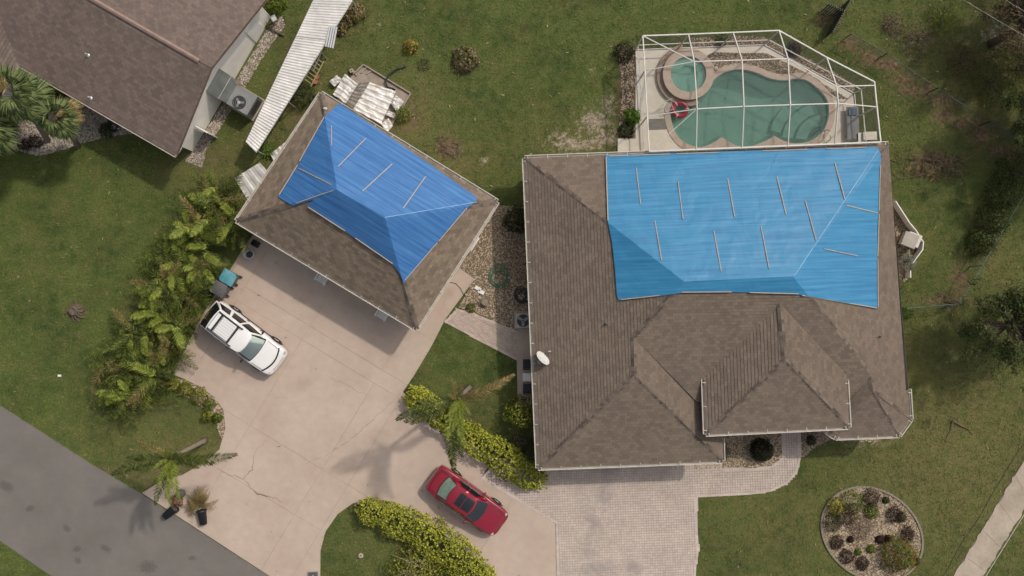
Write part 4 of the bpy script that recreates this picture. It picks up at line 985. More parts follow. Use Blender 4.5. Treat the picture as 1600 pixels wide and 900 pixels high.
    return root
LAMP = mat('head_lamp', lin(150, 150, 148), lin(176, 176, 172), 4, .12, spec=.6); TAIL = mat('tail_lamp', lin(120, 16, 18), lin(140, 22, 24), 4, .15)
SHADEF = mat('sunshade_foil', lin(196, 214, 204), lin(232, 238, 232), 3, .4)
PWHITE = mat('paint_white', lin(222, 219, 215), lin(228, 225, 221), 1, .3, coat=.8)
PRED = mat('paint_red', lin(124, 10, 32), lin(134, 14, 38), 1, .28, coat=.9)
def mirrors(root, x, y, z, m):
    for s in (-1, 1):
        MB().box((x, s*(y+.1), z), (.1, .2, .13)).build('mirror', m, root, local=True, bevel=.03)
def suv_extras(root, S_):
    for s in (-1, 1): MB().tube([(1.2, s*.74, 1.055), (1.7, s*.73, 1.01), (2.0, s*.7, .955)], .011, 5).build('panel_gap', GREYP, root, local=True)
    mirrors(root, .72, .88, 1.12, BLACKP)
    f = S_['front']; b = MB(); n = 14
    def g(u, v):
        p = f(.04+.92*u, .07+.86*v); k = int(u*n); return p+Vector((-.05, 0, -.03-.06*(1 if round(u*n) % 2 else 0)))
    b.grid(g, n, 3); b.build('sunshade', SHADEF, root, local=True)
    for s in (-1, 1):
        b = MB(); b.tube([(-1.7, s*.57, 1.7), (-1.62, s*.57, 1.775), (-.2, s*.57, 1.79), (-.12, s*.57, 1.72)], .034, 8); b.build('roof_rail', BLACKP, root, local=True)
    for x in (-1.42, -.36):
        b = MB(); b.bar((x, -.57, 1.785), (x, .57, 1.785), .09, .03); b.build('cross_bar', BLACKP, root, local=True, bevel=.01)
    for x0, x1 in ((-1.70, -1.5), (-1.34, -.45)):
        MB().box(((x0+x1)/2, 0, 1.72), (x1-x0+.05, 1.03, .03)).build('panel_gap', GREYP, root, local=True)
        b = MB(); b.box(((x0+x1)/2, 0, 1.726), (x1-x0, .98, .03)); b.build('roof_panel', PWHITE, root, local=True, bevel=.012)
    for k in range(6):
        b = MB(); b.box((-.9, -.38+k*.152, 1.745), (.8, .03, .015)); b.build('roof_rib', ALU, root, local=True)
    b = MB(); b.tube([(2.13-.24*(s*s), s*.78, .955-.02*s*s) for s in np.linspace(-1, 1, 15)], .042, 8); b.build('hood_deflector', BLACKP, root, local=True, smooth=True)
    for s in (-1, 1):
        b = MB(); b.box((2.22, s*.66, .74), (.16, .28, .12), rz=-s*.35); b.build('headlight', LAMP, root, local=True, bevel=.03)
        b = MB(); b.box((-2.26, s*.77, .9), (.1, .14, .36)); b.build('tail_light', TAIL, root, local=True, bevel=.02)
        b = MB(); b.box((.05, s*.945, .62), (2.0, .03, .1)); b.build('side_trim', BLACKP, root, local=True)
        for x in (-.35, .55): b = MB(); b.box((x, s*.94, .9), (.18, .03, .03)); b.build('door_handle', BLACKP, root, local=True)
    MB().box((2.33, 0, .62), (.06, .9, .18)).build('grille', BLACKP, root, local=True, bevel=.02)
    MB().box((-2.39, 0, .55), (.1, 1.5, .16)).build('rear_bumper', GREYP, root, local=True, bevel=.03)
car('parked_car', 'white sport utility car with black roof rack parked by the palms', 'cars parked on the driveway', PWHITE, 388, 527, R(-37.3),
    [(-2.38, .68, .62, .64), (-2.34, .82, .85, .88), (-2.2, .89, 1.0, 1.03), (-1.6, .92, 1.03, 1.06), (-.6, .93, 1.03, 1.06), (.6, .93, 1.02, 1.08), (1.1, .92, 1.0, 1.09), (1.6, .90, .96, 1.05), (2.0, .89, .89, .98), (2.22, .85, .79, .87), (2.36, .76, .66, .71), (2.42, .58, .55, .57)],
    dict(cowl=(1.08, .76, 1.04), rear=(-2.36, .80, 1.06), rooff=(.36, .62, 1.63), roofr=(-1.74, .67, 1.64), bulge=(.13, .06, .05, .1), arch=.05,
         panels=[('windshield', 'front', .05, .95, .07, .94, TGLASS), ('windshield_border', 'front', .0, .05, .02, .98, BLACKP, .009), ('windshield_border', 'front', .95, 1.0, .02, .98, BLACKP, .009), ('windshield_border', 'front', .05, .95, -.22, .07, BLACKP, .009), ('rear_window', 'rear', .02, .98, .12, .93, CARGLASS), ('quarter_window', 'left', .04, .28, .1, .9, CARGLASS), ('rear_door_window', 'left', .34, .60, .1, .9, CARGLASS), ('front_door_window', 'left', .645, .93, .1, .9, CARGLASS), ('quarter_window', 'right', .04, .28, .1, .9, CARGLASS), ('rear_door_window', 'right', .34, .60, .1, .9, CARGLASS), ('front_door_window', 'right', .645, .93, .1, .9, CARGLASS)]),
    ((-1.4, 1.42), .95, .37), suv_extras)
def gap(root, pts, m=None):
    MB().tube([Vector(p) for p in pts], .011, 5).build('panel_gap', m or BLACKP, root, local=True)
def sedan_extras(root, S_):
    for s in (-1, 1): gap(root, [(1.12, s*.72, .945), (1.6, s*.70, .895), (2.05, s*.6, .785)]); gap(root, [(-1.7, s*.62, .995), (-2.15, s*.6, .95)])
    gap(root, [(-2.2+.1*abs(s)**2, s*.6, .925) for s in np.linspace(-1, 1, 9)])
    mirrors(root, .52, .86, .98, PRED)
    for s in (-1, 1):
        b = MB(); b.box((2.12, s*.66, .655), (.24, .16, .1), rz=-s*.35); b.build('headlight', LAMP, root, local=True, bevel=.04)
        b = MB(); b.box((-2.25, s*.58, .72), (.1, .3, .12), rz=s*.15); b.build('tail_light', TAIL, root, local=True, bevel=.03)
        b = MB(); b.tube([(-1.2, s*.80, .985), (-.6, s*.85, .972), (.3, s*.85, .966), (.85, s*.79, .97)], .014, 6); b.build('window_trim', CHROME, root, local=True)
        for x in (-.75, .2): b = MB(); b.box((x, s*.895, .8), (.18, .03, .03)); b.build('door_handle', PRED, root, local=True)
    b = MB(); b.bar((-.2, -.36, 1.475), (-.2, .36, 1.475), .03, .02); b.build('sunroof_bar', PRED, root, local=True)
    b = MB(); b.tube([(-2.36+.14*s*s, s*.7, .62) for s in np.linspace(-1, 1, 11)], .02, 6); b.build('bumper_trim', CHROME, root, local=True)
    b = MB(); b.bar((.98, -.35, 1.0), (.72, .25, 1.16), .02, .02); b.build('wiper', BLACKP, root, local=True)
    b = MB(); b.box((2.3, 0, .52), (.08, .7, .12)); b.build('grille', BLACKP, root, local=True, bevel=.02)
    MB().box((2.36, 0, .4), (.03, .34, .12)).build('number_plate', WHITEP, root, local=True)
car('parked_car', 'dark red sedan with black sunroof parked between the hedges', 'cars parked on the driveway', PRED, 731, 778, R(-36),
    [(-2.37, .56, .6, .62), (-2.34, .74, .76, .80), (-2.2, .83, .88, .93), (-1.6, .88, .94, .99), (-.8, .90, .94, .97), (.4, .90, .93, .96), (.9, .89, .91, .97), (1.4, .88, .85, .92), (1.9, .85, .76, .83), (2.15, .80, .67, .74), (2.3, .70, .57, .62), (2.39, .48, .48, .5)],
    dict(cowl=(.98, .70, .97), rear=(-1.62, .66, 1.0), rooff=(.28, .56, 1.37), roofr=(-.95, .55, 1.36), bulge=(.15, .12, .05, .13), arch=.05,
         panels=[('windshield', 'front', .04, .96, .04, .93, CARGLASS), ('rear_window', 'rear', .06, .94, .1, .92, mat('rear_glass_sky_sheen', lin(96, 112, 96), lin(120, 136, 118), 3, .08, coat=.6)), ('rear_window_border', 'rear', .02, .98, .04, .97, BLACKP, .004), ('sunroof', 'roof', .2, .8, .33, .93, CARGLASS), ('sunroof_border', 'roof', .175, .825, .3, .96, BLACKP, .004),  # pale sky reflection is put into the rear window's colour
                 ('rear_door_window', 'left', .2, .5, .1, .88, CARGLASS), ('front_door_window', 'left', .53, .86, .1, .88, CARGLASS), ('rear_door_window', 'right', .2, .5, .1, .88, CARGLASS), ('front_door_window', 'right', .53, .86, .1, .88, CARGLASS)]),
    ((-1.38, 1.38), .905, .325), sedan_extras)
# ------------------------------------------------------------------ foliage
def leafmat(name, c1, c2, c3=None, isl=.75, tr=.25, rough=.5): return mat(name, c1, c2, 1.2, rough, island=isl, translucent=tr, c3=c3, detail=3, spec=.15)
L_PALM = leafmat('palm_green', lin(50, 60, 24), lin(126, 132, 58), lin(84, 96, 40))
def vary_by_object(m, lo, hi):
    """each frond has its own tone"""
    nt = m.node_tree; N = nt.nodes; L = nt.links; bs = N['Principled BSDF']; oi = N.new('ShaderNodeObjectInfo'); mr = N.new('ShaderNodeMapRange'); mr.inputs[3].default_value = lo; mr.inputs[4].default_value = hi; L.new(oi.outputs['Random'], mr.inputs[0])
    vm = N.new('ShaderNodeVectorMath'); vm.operation = 'SCALE'; old = bs.inputs['Base Color'].links[0].from_socket; L.new(old, vm.inputs[0]); L.new(mr.outputs[0], vm.inputs['Scale'])
    for l in list(old.links):
        if l.to_node != vm: L.new(vm.outputs[0], l.to_socket)
vary_by_object(L_PALM, .5, 1.35)
L_PALMB = leafmat('palm_bright', lin(86, 100, 34), lin(150, 154, 70), lin(114, 126, 50))
L_PALMD = leafmat('palm_dry', lin(100, 86, 52), lin(160, 142, 92), lin(126, 110, 70))
L_FAN = leafmat('fan_palm_green', lin(48, 60, 34), lin(128, 136, 86), lin(84, 98, 56))
L_HEDGE = leafmat('hedge_gold', lin(88, 98, 28), lin(204, 198, 88), lin(156, 158, 56), .7)
L_HEDGED = leafmat('shrub_green', lin(52, 70, 24), lin(138, 146, 52), lin(84, 102, 34))
L_DARK = leafmat('shrub_dark', lin(38, 44, 26), lin(82, 88, 50), lin(56, 64, 36))
L_MAROON = leafmat('shrub_maroon', lin(36, 26, 22), lin(82, 58, 48), lin(54, 38, 33))
L_RED = leafmat('shrub_red', lin(110, 50, 34), lin(168, 90, 62))
L_YEL = leafmat('shrub_yellow', lin(108, 106, 40), lin(178, 168, 82), lin(144, 138, 58))
L_TREE = leafmat('tree_leaf', lin(40, 48, 24), lin(98, 106, 56), lin(64, 74, 36))
L_GREY = leafmat('silver_leaf', lin(104, 108, 92), lin(160, 164, 148))
L_BRIGHT = leafmat('plant_green', lin(54, 86, 24), lin(116, 148, 52))
L_DEAD = leafmat('dead_twig', lin(92, 76, 62), lin(142, 122, 102), isl=.8)
def leaf_mesh(name, pos, nrm, size, aspect=.45, fold=.12, droop=None):
    """one folded rhombus per leaf, numpy"""
    n = len(pos); a = rng.normal(size=(n, 3)); nrm = nrm/np.linalg.norm(nrm, axis=1, keepdims=True)
    t = a-(a*nrm).sum(1, keepdims=True)*nrm
    if droop is not None: t = t*.4+droop
    t -= (t*nrm).sum(1, keepdims=True)*nrm; t /= np.linalg.norm(t, axis=1, keepdims=True)+1e-9
    b = np.cross(nrm, t); s = size[:, None]
    v = np.stack([pos-t*s*.5, pos+b*s*aspect*.5+nrm*s*fold-t*s*.05, pos+t*s*.5, pos-b*s*aspect*.5+nrm*s*fold-t*s*.05], 1).reshape(-1, 3)
    f = np.arange(n*4).reshape(n, 4); return np_mesh(name, v, f)
def fbm(p, sc, seed): return np.array([mnoise.noise(Vector((q[0]*sc+seed, q[1]*sc, q[2]*sc))) for q in p])
def blob_points(n, r, h, seed, rough=.35, sc=1.3, inner=.6, clumps=0):
    """points through the outer shell of an uneven dome"""
    d = rng.normal(size=(n, 3)); d[:, 2] = np.abs(d[:, 2])*1.0-.18; d /= np.linalg.norm(d, axis=1, keepdims=True)
    k = 1+rough*fbm(d, sc*1.6, seed)+.5*rough*fbm(d, sc*4, seed+7)
    rad = (inner+(1-inner)*rng.random(n)**.5)*k
    p = d*rad[:, None]*np.array([r, r, h]); p[:, 2] = np.maximum(p[:, 2]+.12*h, .03)
    nr = d*.75+rng.normal(size=(n, 3))*.4+np.array([0, 0, .35]); return p, nr
def shrub(name, label, cat, px, py, r, h, m, n=900, leaf=.09, aspect=.5, group=None, rough=.35, extra=None, z=0.0, inner=.55, squash=1.0, ang=0):
    c = P(px, py); root = thing(name, label, cat, (c.x, c.y, z), ang, group); sd = random.random()*50
    p, nr = blob_points(n, r, h, sd, rough, inner=inner); p[:, 1] *= squash
    o = link('foliage', leaf_mesh('foliage', p, nr, leaf*(.6+rng.random(n)*.7), aspect), m, root); tag(o, kind='stuff')
    if extra:
        m2, frac = extra; k = int(n*frac); p, nr = blob_points(k, r*1.02, h*1.05, sd, rough, inner=.85); p[:, 1] *= squash
        tag(link('flowers', leaf_mesh('flowers', p, nr, leaf*(.6+rng.random(k)*.6), .6), m2, root), kind='stuff')
    b = MB()
    for i in range(5):
        a = random.random()*6.28; q = Vector((math.cos(a), math.sin(a), 0)); b.tube([q*.03, q*r*.3+Vector((0, 0, h*.4)), q*r*.6+Vector((0, 0, h*.75))], [.03*r+.008, .02*r+.006, .006], 5)
    b.build('stems', BARKD, root, local=True); tag(root.children[-1], kind='stuff')
    return root
# ---- palm fronds as shared meshes
def feather(name, L_=2.0, n=26, leaf=.38, droop=.5, width=.035, seed=0, twist=.0, ragged=.0, fwd=(.45, .85)):
    """feather frond along +x; arching down"""
    rnd = random.Random(seed); mb = MB(); pts = []
    for i in range(n+1):
        t = i/n; pts.append(Vector((L_*t*(1-.18*droop*t), .06*math.sin(t*3+seed)*L_, L_*(.28*t-droop*.62*t*t))))
    mb.tube(pts[::3]+[pts[-1]], [.02*(1-.85*i/len(pts[::3])) for i in range(len(pts[::3])+1)], 5)
    for i in range(2, n+1):
        t = i/n; p = pts[i]; d = (pts[i]-pts[i-1]).normalized(); sd = Vector((-d.y, d.x, 0)).normalized(); l = leaf*math.sin(math.pi*(.12+.84*t))**.7*(1-.25*t)
        for s in (1, -1):
            if rnd.random() < ragged: continue
            ll = l*rnd.uniform(.8, 1.12); fw = rnd.uniform(*fwd); dr = rnd.uniform(-.1, .45)
            e = (sd*s+d*fw).normalized(); q = p+e*ll*.5+Vector((0, 0, .05*ll)); r_ = p+e*ll+Vector((0, 0, -ll*dr)); w = width*rnd.uniform(.8, 1.2); nn = d*w
            mb.raw([p-nn*.4, q-nn, r_, q+nn, p+nn*.4], [(0, 1, 3, 4), (1, 2, 3)])
    return mb.mesh(name)
def fan(name, L_=1.5, seed=0, n=26, spread=2.3, blade=.95):
    """fan leaf: stalk, then split blade segments"""
    rnd = random.Random(seed); mb = MB(); st_ = L_*.5; hub = Vector((st_, 0, .18*L_))
    mb.tube([Vector((0, 0, 0)), Vector((st_*.5, 0, .14*L_)), hub], [.022, .016, .012], 5)
    for i in range(n):
        a = (i/(n-1)-.5)*2*spread/1.6; l = L_*blade*.62*(.72+.28*math.cos(a*.8))*rnd.uniform(.9, 1.08)
        e = Vector((math.cos(a), math.sin(a), 0)); s = Vector((-e.y, e.x, 0))*.034*L_*.8
        q = hub+e*l*.55+Vector((0, 0, .02)); tip = hub+e*l+Vector((rnd.uniform(-.04, .04), rnd.uniform(-.04, .04), -l*rnd.uniform(.18, .5)))
        mb.raw([hub, q-s, tip, q+s], [(0, 1, 2, 3)])
    return mb.mesh(name)
ARECA = [feather('areca_frond', 1.75+.15*i, 26, .46, .45+.13*i, .022, i, ragged=.04*i, fwd=(.6, 1.15)) for i in range(5)]
COCO = [feather('coconut_frond', 2.9+.15*i, 58, .5, .42+.1*i, .027, 20+i, ragged=.05, fwd=(.7, 1.3)) for i in range(4)]
FANS = [fan('fan_leaf', 1.5+.12*i, i) for i in range(4)]
def dress(meshes, m):
    out = []
    for q in meshes:
        c = q.copy(); c.materials.clear(); c.materials.append(m); out.append(c)
    return out
BROAD = [feather('broad_frond', 1.25+.12*i, 30, .42, .3+.1*i, .03, 40+i, fwd=(.5, .9)) for i in range(3)]
AR_G, AR_B, AR_D = dress(ARECA, L_PALM), dress(BROAD, L_PALMB), dress(ARECA, L_PALMD)
L_COCO = leafmat('coconut_green', lin(44, 54, 22), lin(98, 104, 50), lin(66, 78, 34))
L_BALL = leafmat('clipped_dark', lin(20, 24, 14), lin(54, 58, 34), lin(34, 38, 22))
CO_G, CO_B, CO_D = dress(COCO, L_COCO), dress(COCO, L_PALMB), dress(COCO, L_PALMD)
FA_G, FA_D = dress(FANS, L_FAN), dress(FANS, L_PALMD)
def put(name, me, parent, loc, az, tilt, roll=0, s=1.0):
    o = bpy.data.objects.new(name, me); COL.objects.link(o); o.parent = parent
    o.matrix_local = Matrix.Translation(loc) @ Matrix.Rotation(az, 4, 'Z') @ Matrix.Rotation(-tilt, 4, 'Y') @ Matrix.Rotation(roll, 4, 'X') @ Matrix.Scale(s, 4); return o
def areca(px, py, label, h=2.2, n=30, wind=R(215), s=1.0):
    c = P(px, py); root = thing('areca_palm', label, 'palm', (c.x, c.y, 0), 0, 'wind-bent palms along the driveway')
    for i in range(7):
        a = random.random()*6.28; rr = random.uniform(.05, .35); b = Vector((rr*math.cos(a), rr*math.sin(a), 0)); l = Vector((math.cos(wind), math.sin(wind), 0))*random.uniform(.2, .6)
        top_ = b*2+l+Vector((0, 0, h*random.uniform(.5, .85)))
        MB().tube([b, b.lerp(top_, .5)+Vector((0, 0, .1)), top_], [.05, .04, .025], 6).build('stem', mat('areca_stem', lin(104, 104, 60), lin(140, 136, 84), 6, .7), root, local=True)
        for k in range(n//7+1):
            q = random.random(); ms = AR_D if q < .12 else (AR_B if q > .93 else AR_G)
            az = random.random()*6.28 if random.random() < .55 else wind+random.gauss(0, .8)
            bq = ms is AR_B; put('frond', random.choice(ms), root, top_+Vector((random.gauss(0, .08), random.gauss(0, .08), random.uniform(.05, .3) if bq else random.uniform(-.35, .1))), az, random.uniform(0, .4) if bq else random.uniform(-.3, .6), random.gauss(0, .2 if bq else .5), random.uniform(.8, 1.1) if bq else s*random.uniform(.7, 1.1))
    return root
AL = [(345, 300, 'palm nearest the detached garage eave'), (318, 345, 'second palm below the garage corner in the row'), (362, 338, 'palm clump pressed against the garage gutter corner'), (290, 392, 'palm clump on the lawn side level with the white bucket'), (318, 404, 'palm clump behind the teal lidded bin'), (268, 432, 'palm clump on the lawn side level with the grey bin'), (293, 450, 'palm clump next to the grey bin'), (255, 478, 'palm clump on the lawn side level with the white car'), (273, 496, 'palm clump at the rear bumper of the white car'), (222, 522, 'palm clump bulging furthest towards the open lawn'), (258, 545, 'palm clump beside the driveway south of the white car'), (200, 565, 'westernmost palm clump of the row'), (236, 582, 'palm clump above the corner flower bed'), (205, 605, 'southernmost palm clump of the row')]
for i, (x, y, l) in enumerate(AL):
    hh_ = 1.7+.3*math.sin(i*1.7); k = (H-hh_)/H
    areca(800+(x-800)*k, 450+(y-450)*k, 'green brown areca '+l, hh_, 41, s=1.02)
def coco(name, px, py, tpx, tpy, th, label, fr):
    b = P(px, py); t = P(tpx, tpy, th); root = thing(name, label, 'palm', (b.x, b.y, 0)); t = t-b
    mid_ = Vector((t.x*.55, t.y*.55, th*.45)); n = 14
    path = [Vector((0, 0, 0))*(1-u)**2+mid_*2*u*(1-u)+t*u*u for u in np.linspace(0, 1, n)]
    MB().tube(path, [.2 if i == 0 else .12-.03*i/n+(.012 if i % 2 else 0) for i in range(n)], 12).build('trunk', BARK, root, local=True, smooth=True)
    MB().tube([t-Vector((0, 0, .35)), t+Vector((0, 0, .1)), t+Vector((0, 0, .45))], [.12, .13, .03], 10).build('crownshaft', L_PALM, root, local=True, smooth=True)
    for az, tilt, ms, s, k in fr: put('frond', ms[k], root, t+Vector((0, 0, random.uniform(.0, .3))), az, tilt, random.gauss(0, .15), s)
    return root
U = lambda deg: R(deg)
coco('palm_tree', 319, 689, 270, 714, 4.5, 'leaning palm on the lawn corner beside the road', [(U(-85), .35, CO_B, .75, 0), (U(-95), .75, CO_B, .6, 1), (U(-75), .6, CO_B, .55, 2), (U(-60), .9, CO_B, .5, 0), (U(-100), .25, CO_G, .85, 1), (U(5), .1, CO_G, 1.15, 2), (U(192), .2, CO_G, 1.05, 3), (U(-90), .35, CO_B, .8, 3), (U(-70), .3, CO_B, .8, 1), (U(183), .1, CO_G, .8, 1), (U(-3), .15, CO_G, .85, 0), (U(200), .0, CO_G, .75, 0), (U(-12), .3, CO_G, .6, 1), (U(155), .1, CO_D, .7, 3), (U(60), 1.1, CO_B, .5, 2), (U(120), 1.0, CO_B, .45, 0), (U(90), .9, CO_B, .35, 1), (U(215), .8, CO_B, .4, 2)])
coco('palm_tree', 733, 606, 717, 622, 6.2, 'tall palm with sparse fronds over the hedge beside the house', [(U(-96), .3, CO_G, 1.15, 3), (U(198), .25, CO_G, 1.1, 2), (U(-80), .5, CO_B, .85, 2), (U(-100), .6, CO_B, .8, 1), (U(-92), .25, CO_G, 1.15, 1), (U(-85), .1, CO_G, 1.0, 2), (U(205), .2, CO_G, 1.05, 0), (U(212), .1, CO_D, .95, 1), (U(26), .35, CO_D, 1.05, 2), (U(20), .2, CO_D, .85, 3), (U(-95), .7, CO_B, .7, 0), (U(-70), .85, CO_B, .6, 1), (U(-110), .9, CO_B, .55, 2), (U(-45), 1.0, CO_B, .45, 3), (U(240), .9, CO_B, .5, 0), (U(110), .6, CO_D, .5, 1), (U(80), .9, CO_D, .45, 2), (U(150), 1.0, CO_D, .4, 0)])
def fanpalm(px, py, tpx, tpy, th, label, n, s, dead=.05):
    b = P(px, py); t = P(tpx, tpy, th)-b; root = thing('fan_palm', label, 'palm', (b.x, b.y, 0), 0, 'fan palms beside the neighbouring house')
    MB().tube([Vector((0, 0, 0)), t*.5+Vector((.05, 0, .1)), t], [.17, .13, .1], 10).build('trunk', BARK, root, local=True, smooth=True)
    for i in range(n):
        az = i*2.399; ti = .95-1.25*((i+.5)/n)**.8; put('frond', random.choice(FA_D if random.random() < dead else FA_G), root, t+Vector((0, 0, .25-.4*i/n)), az, ti, random.gauss(0, .25), s*random.uniform(.85, 1.1))
    return root
fanpalm(75, 220, 30, 150, 4.2, 'large fan palm on the image edge in the pale rock bed', 30, .86)
fanpalm(20, 190, -12, 200, 3.6, 'fan palm cut off by the left image edge', 26, .85)
fanpalm(122, 228, 95, 186, 3.4, 'smaller yellow green fan palm nearest the neighbouring roof', 26, .72, .1)
# ---- hedges
def hedge(name, label, spine, w, h, m, n, leaf, m2=None, frac=.2):
    """rosette hedge following a spine of photo pixels (already at ground)"""
    pts = [P(*q) for q in spine]; root = thing(name, label, 'hedge', pts[0])
    seg = np.array([(b-a).length for a, b in zip(pts[:-1], pts[1:])]); cum = np.concatenate([[0], np.cumsum(seg)]); tot = cum[-1]
    u = rng.random(n)*tot; idx = np.clip(np.searchsorted(cum, u)-1, 0, len(seg)-1); A2 = np.array([p[:] for p in pts]); t = (u-cum[idx])/seg[idx]
    c = A2[idx]*(1-t)[:, None]+A2[idx+1]*t[:, None]; d = A2[idx+1]-A2[idx]; d /= np.linalg.norm(d, axis=1, keepdims=True); side = np.stack([-d[:, 1], d[:, 0], 0*d[:, 0]], 1)
    a = rng.random(n)*math.pi; bump = 1+.3*np.array([mnoise.noise(Vector((q*1.1, aa*1.2, 5))) for q, aa in zip(u, a)])+.16*np.array([mnoise.noise(Vector((q*3.5, aa*3, 9))) for q, aa in zip(u, a)])
    endt = np.minimum(1, .55+.45*np.minimum(u, tot-u)/.7)
    rad = (.8+.2*rng.random(n))*bump*endt; ca, sa = np.cos(a), np.sin(a)
    ww = w if np.isscalar(w) else np.interp(u/tot, np.linspace(0, 1, len(w)), w)
    p = c+side*(np.sign(ca)*np.abs(ca)**.7*rad*ww/2)[:, None]; p[:, 2] = np.maximum(.05, np.abs(sa)**.6*rad*h)
    p[:, :2] += d[:, :2]*rng.normal(0, .1, (n, 1))
    nr = side*ca[:, None]*.6+np.array([0, 0, .9])*sa[:, None]+np.array([0, 0, .25])
    # each rosette: 6 leaves round its own axis
    k = 6; P_, N_, D_ = [], [], []; nr /= np.linalg.norm(nr, axis=1, keepdims=True); ref = rng.normal(size=(n, 3)); x = np.cross(nr, ref); x /= np.linalg.norm(x, axis=1, keepdims=True); y = np.cross(nr, x)
    for i in range(k):
        an = 2*math.pi*i/k; e = x*math.cos(an)+y*math.sin(an); P_.append(p+e*leaf*.5+nr*leaf*.1); N_.append(nr*.8-e*.5+rng.normal(size=(n, 3))*.2); D_.append(e)
    P_, N_, D_ = np.concatenate(P_), np.concatenate(N_), np.concatenate(D_); sz = leaf*(.7+rng.random(len(P_))*.6)
    off = np.array(root.location); sel = rng.random(len(P_)) < (frac if m2 else 0)
    for msk, mm, nm in ((~sel, m, 'foliage'), (sel, m2, 'dark_foliage')):
        if mm is None or not msk.any(): continue
        tag(link(nm, leaf_mesh(nm, P_[msk]-off, N_[msk], sz[msk], .55, droop=D_[msk]), mm, root), kind='stuff')
    core = MB()
    for i in range(int(tot/.35)):
        q = (i+.5)*.35; j = min(len(seg)-1, int(np.searchsorted(cum, q)-1)); cc = pts[j].lerp(pts[j+1], (q-cum[j])/seg[j])
        for _ in range(3): core.tube([cc, cc+Vector((random.gauss(0, .12), random.gauss(0, .12), h*.45)), cc+Vector((random.gauss(0, .25), random.gauss(0, .25), h*.8))], [.02, .014, .006], 5)
    tag(core.build('stems', BARKD, root), kind='stuff'); return root
hedge('hedge', 'golden green hedge running from the driveway to the house corner', [(640, 612), (665, 628), (692, 650), (722, 676), (756, 694), (790, 714), (822, 738), (848, 752)], [1.5, 1.3, 1.25, 1.5, 1.6, 1.7, 1.6, 1.4], 1.15, L_HEDGE, 2300, .105, L_HEDGED, .15)
hedge('hedge', 'golden green hedge around the grass island at the bottom edge', [(563, 788), (590, 797), (628, 812), (662, 828), (690, 846), (718, 868), (742, 890), (765, 925)], [1.2, 1.5, 1.8, 2.0, 2.1, 2.0, 1.9, 1.9], 1.2, L_HEDGE, 2600, .095, L_HEDGED, .15)
shrub('shrub', 'yellow green rounded bush against the house beside the lawn strip', 'shrub', 812, 642, .85, 1.7, L_HEDGED, 2200, .1, .5, extra=(L_YEL, .25))
shrub('shrub', 'dark green bush at the house corner above the hedge end', 'shrub', 832, 705, .7, 1.0, L_DARK, 1100, .09)
shrub('shrub', 'brown sparse bush between the hedge and the house', 'shrub', 812, 690, .5, .6, L_DEAD, 500, .08)
shrub('shrub', 'dark ball shrub beside the front walkway', 'shrub', 1188, 702, .66, .95, L_BALL, 5000, .06, rough=.14)
shrub('shrub', 'small dark shrub in the gravel right of the front walkway', 'shrub', 1266, 687, .3, .45, L_BALL, 900, .05)
shrub('shrub', 'dark shrub at the corner below the garage gutter', 'shrub', 1124, 706, .5, .8, L_DARK, 1200, .06)
# ---- oval bed plants
OV = [(1359, 776, .5, .6, L_MAROON, 'dark maroon ball shrub at the top rim of the oval bed'), (1299, 815, .55, .6, L_DARK, 'dark spreading shrub at the left rim of the oval bed'), (1318, 803, .62, .55, L_MAROON, 'maroon spreading shrub in the upper left of the oval bed'), (1396, 803, .48, .45, L_MAROON, 'maroon shrub in the upper right of the oval bed'), (1407, 808, .3, .35, L_DARK, 'small dark shrub beside the upper right maroon shrub'), (1306, 847, .42, .4, L_MAROON, 'maroon ball shrub on the left side of the oval bed'), (1328, 842, .2, .25, L_MAROON, 'tiny maroon plant near the middle of the oval bed'), (1322, 869, .44, .4, L_MAROON, 'maroon ball shrub at the lower left rim of the oval bed'), (1346, 880, .4, .35, L_MAROON, 'maroon ball shrub lowest in the oval bed'), (1374, 842, .26, .3, L_MAROON, 'small maroon plant left of a twin in the middle of the oval bed'), (1387, 841, .22, .3, L_MAROON, 'small maroon plant right of its twin in the middle of the oval bed'), (1417, 833, .42, .4, L_MAROON, 'maroon shrub on the right side of the oval bed'), (1383, 781, .2, .25, L_DARK, 'tiny dark plant by the top right rim of the oval bed'), (1360, 857, .26, .3, L_HEDGED, 'small green plant in the lower middle of the oval bed'), (1340, 862, .2, .25, L_HEDGED, 'tiny green plant in the lower left of the oval bed'), (1428, 875, .3, .35, L_DARK, 'dark low shrub at the right rim beside the red flowering bush')]
for x, y, r, h, m, l in OV: shrub('shrub', l, 'shrub', x, y, r, h, m, int(300+2200*r), .055, group='shrubs in the oval bed')
shrub('shrub', 'large red flowering bush at the lower right of the oval bed', 'shrub', 1400, 864, 1.0, 1.1, L_HEDGED, 2600, .09, extra=(L_RED, .15), group='shrubs in the oval bed')
shrub('shrub', 'yellow leaved plant at the upper left of the oval bed', 'shrub', 1304, 790, .5, .6, L_YEL, 420, .17, .25, group='shrubs in the oval bed')
shrub('shrub', 'mixed green groundcover at the top of the oval bed', 'shrub', 1330, 785, .75, .4, L_HEDGED, 1300, .07, group='shrubs in the oval bed')
shrub('shrub', 'dry brown grassy clump in the middle of the oval bed', 'shrub', 1343, 823, .75, .45, L_DEAD, 1500, .12, .12, group='shrubs in the oval bed')
shrub('shrub', 'green tufted plant right of the dry clump in the oval bed', 'shrub', 1360, 798, .45, .35, L_HEDGED, 700, .08, group='shrubs in the oval bed')
ed = thing('bed_edging', 'grey kerb stones ringing the oval planting bed', 'edging', P(1362, 832))
rl = [P(*q) for q in ROUND]; rl = catmull(rl, 2)
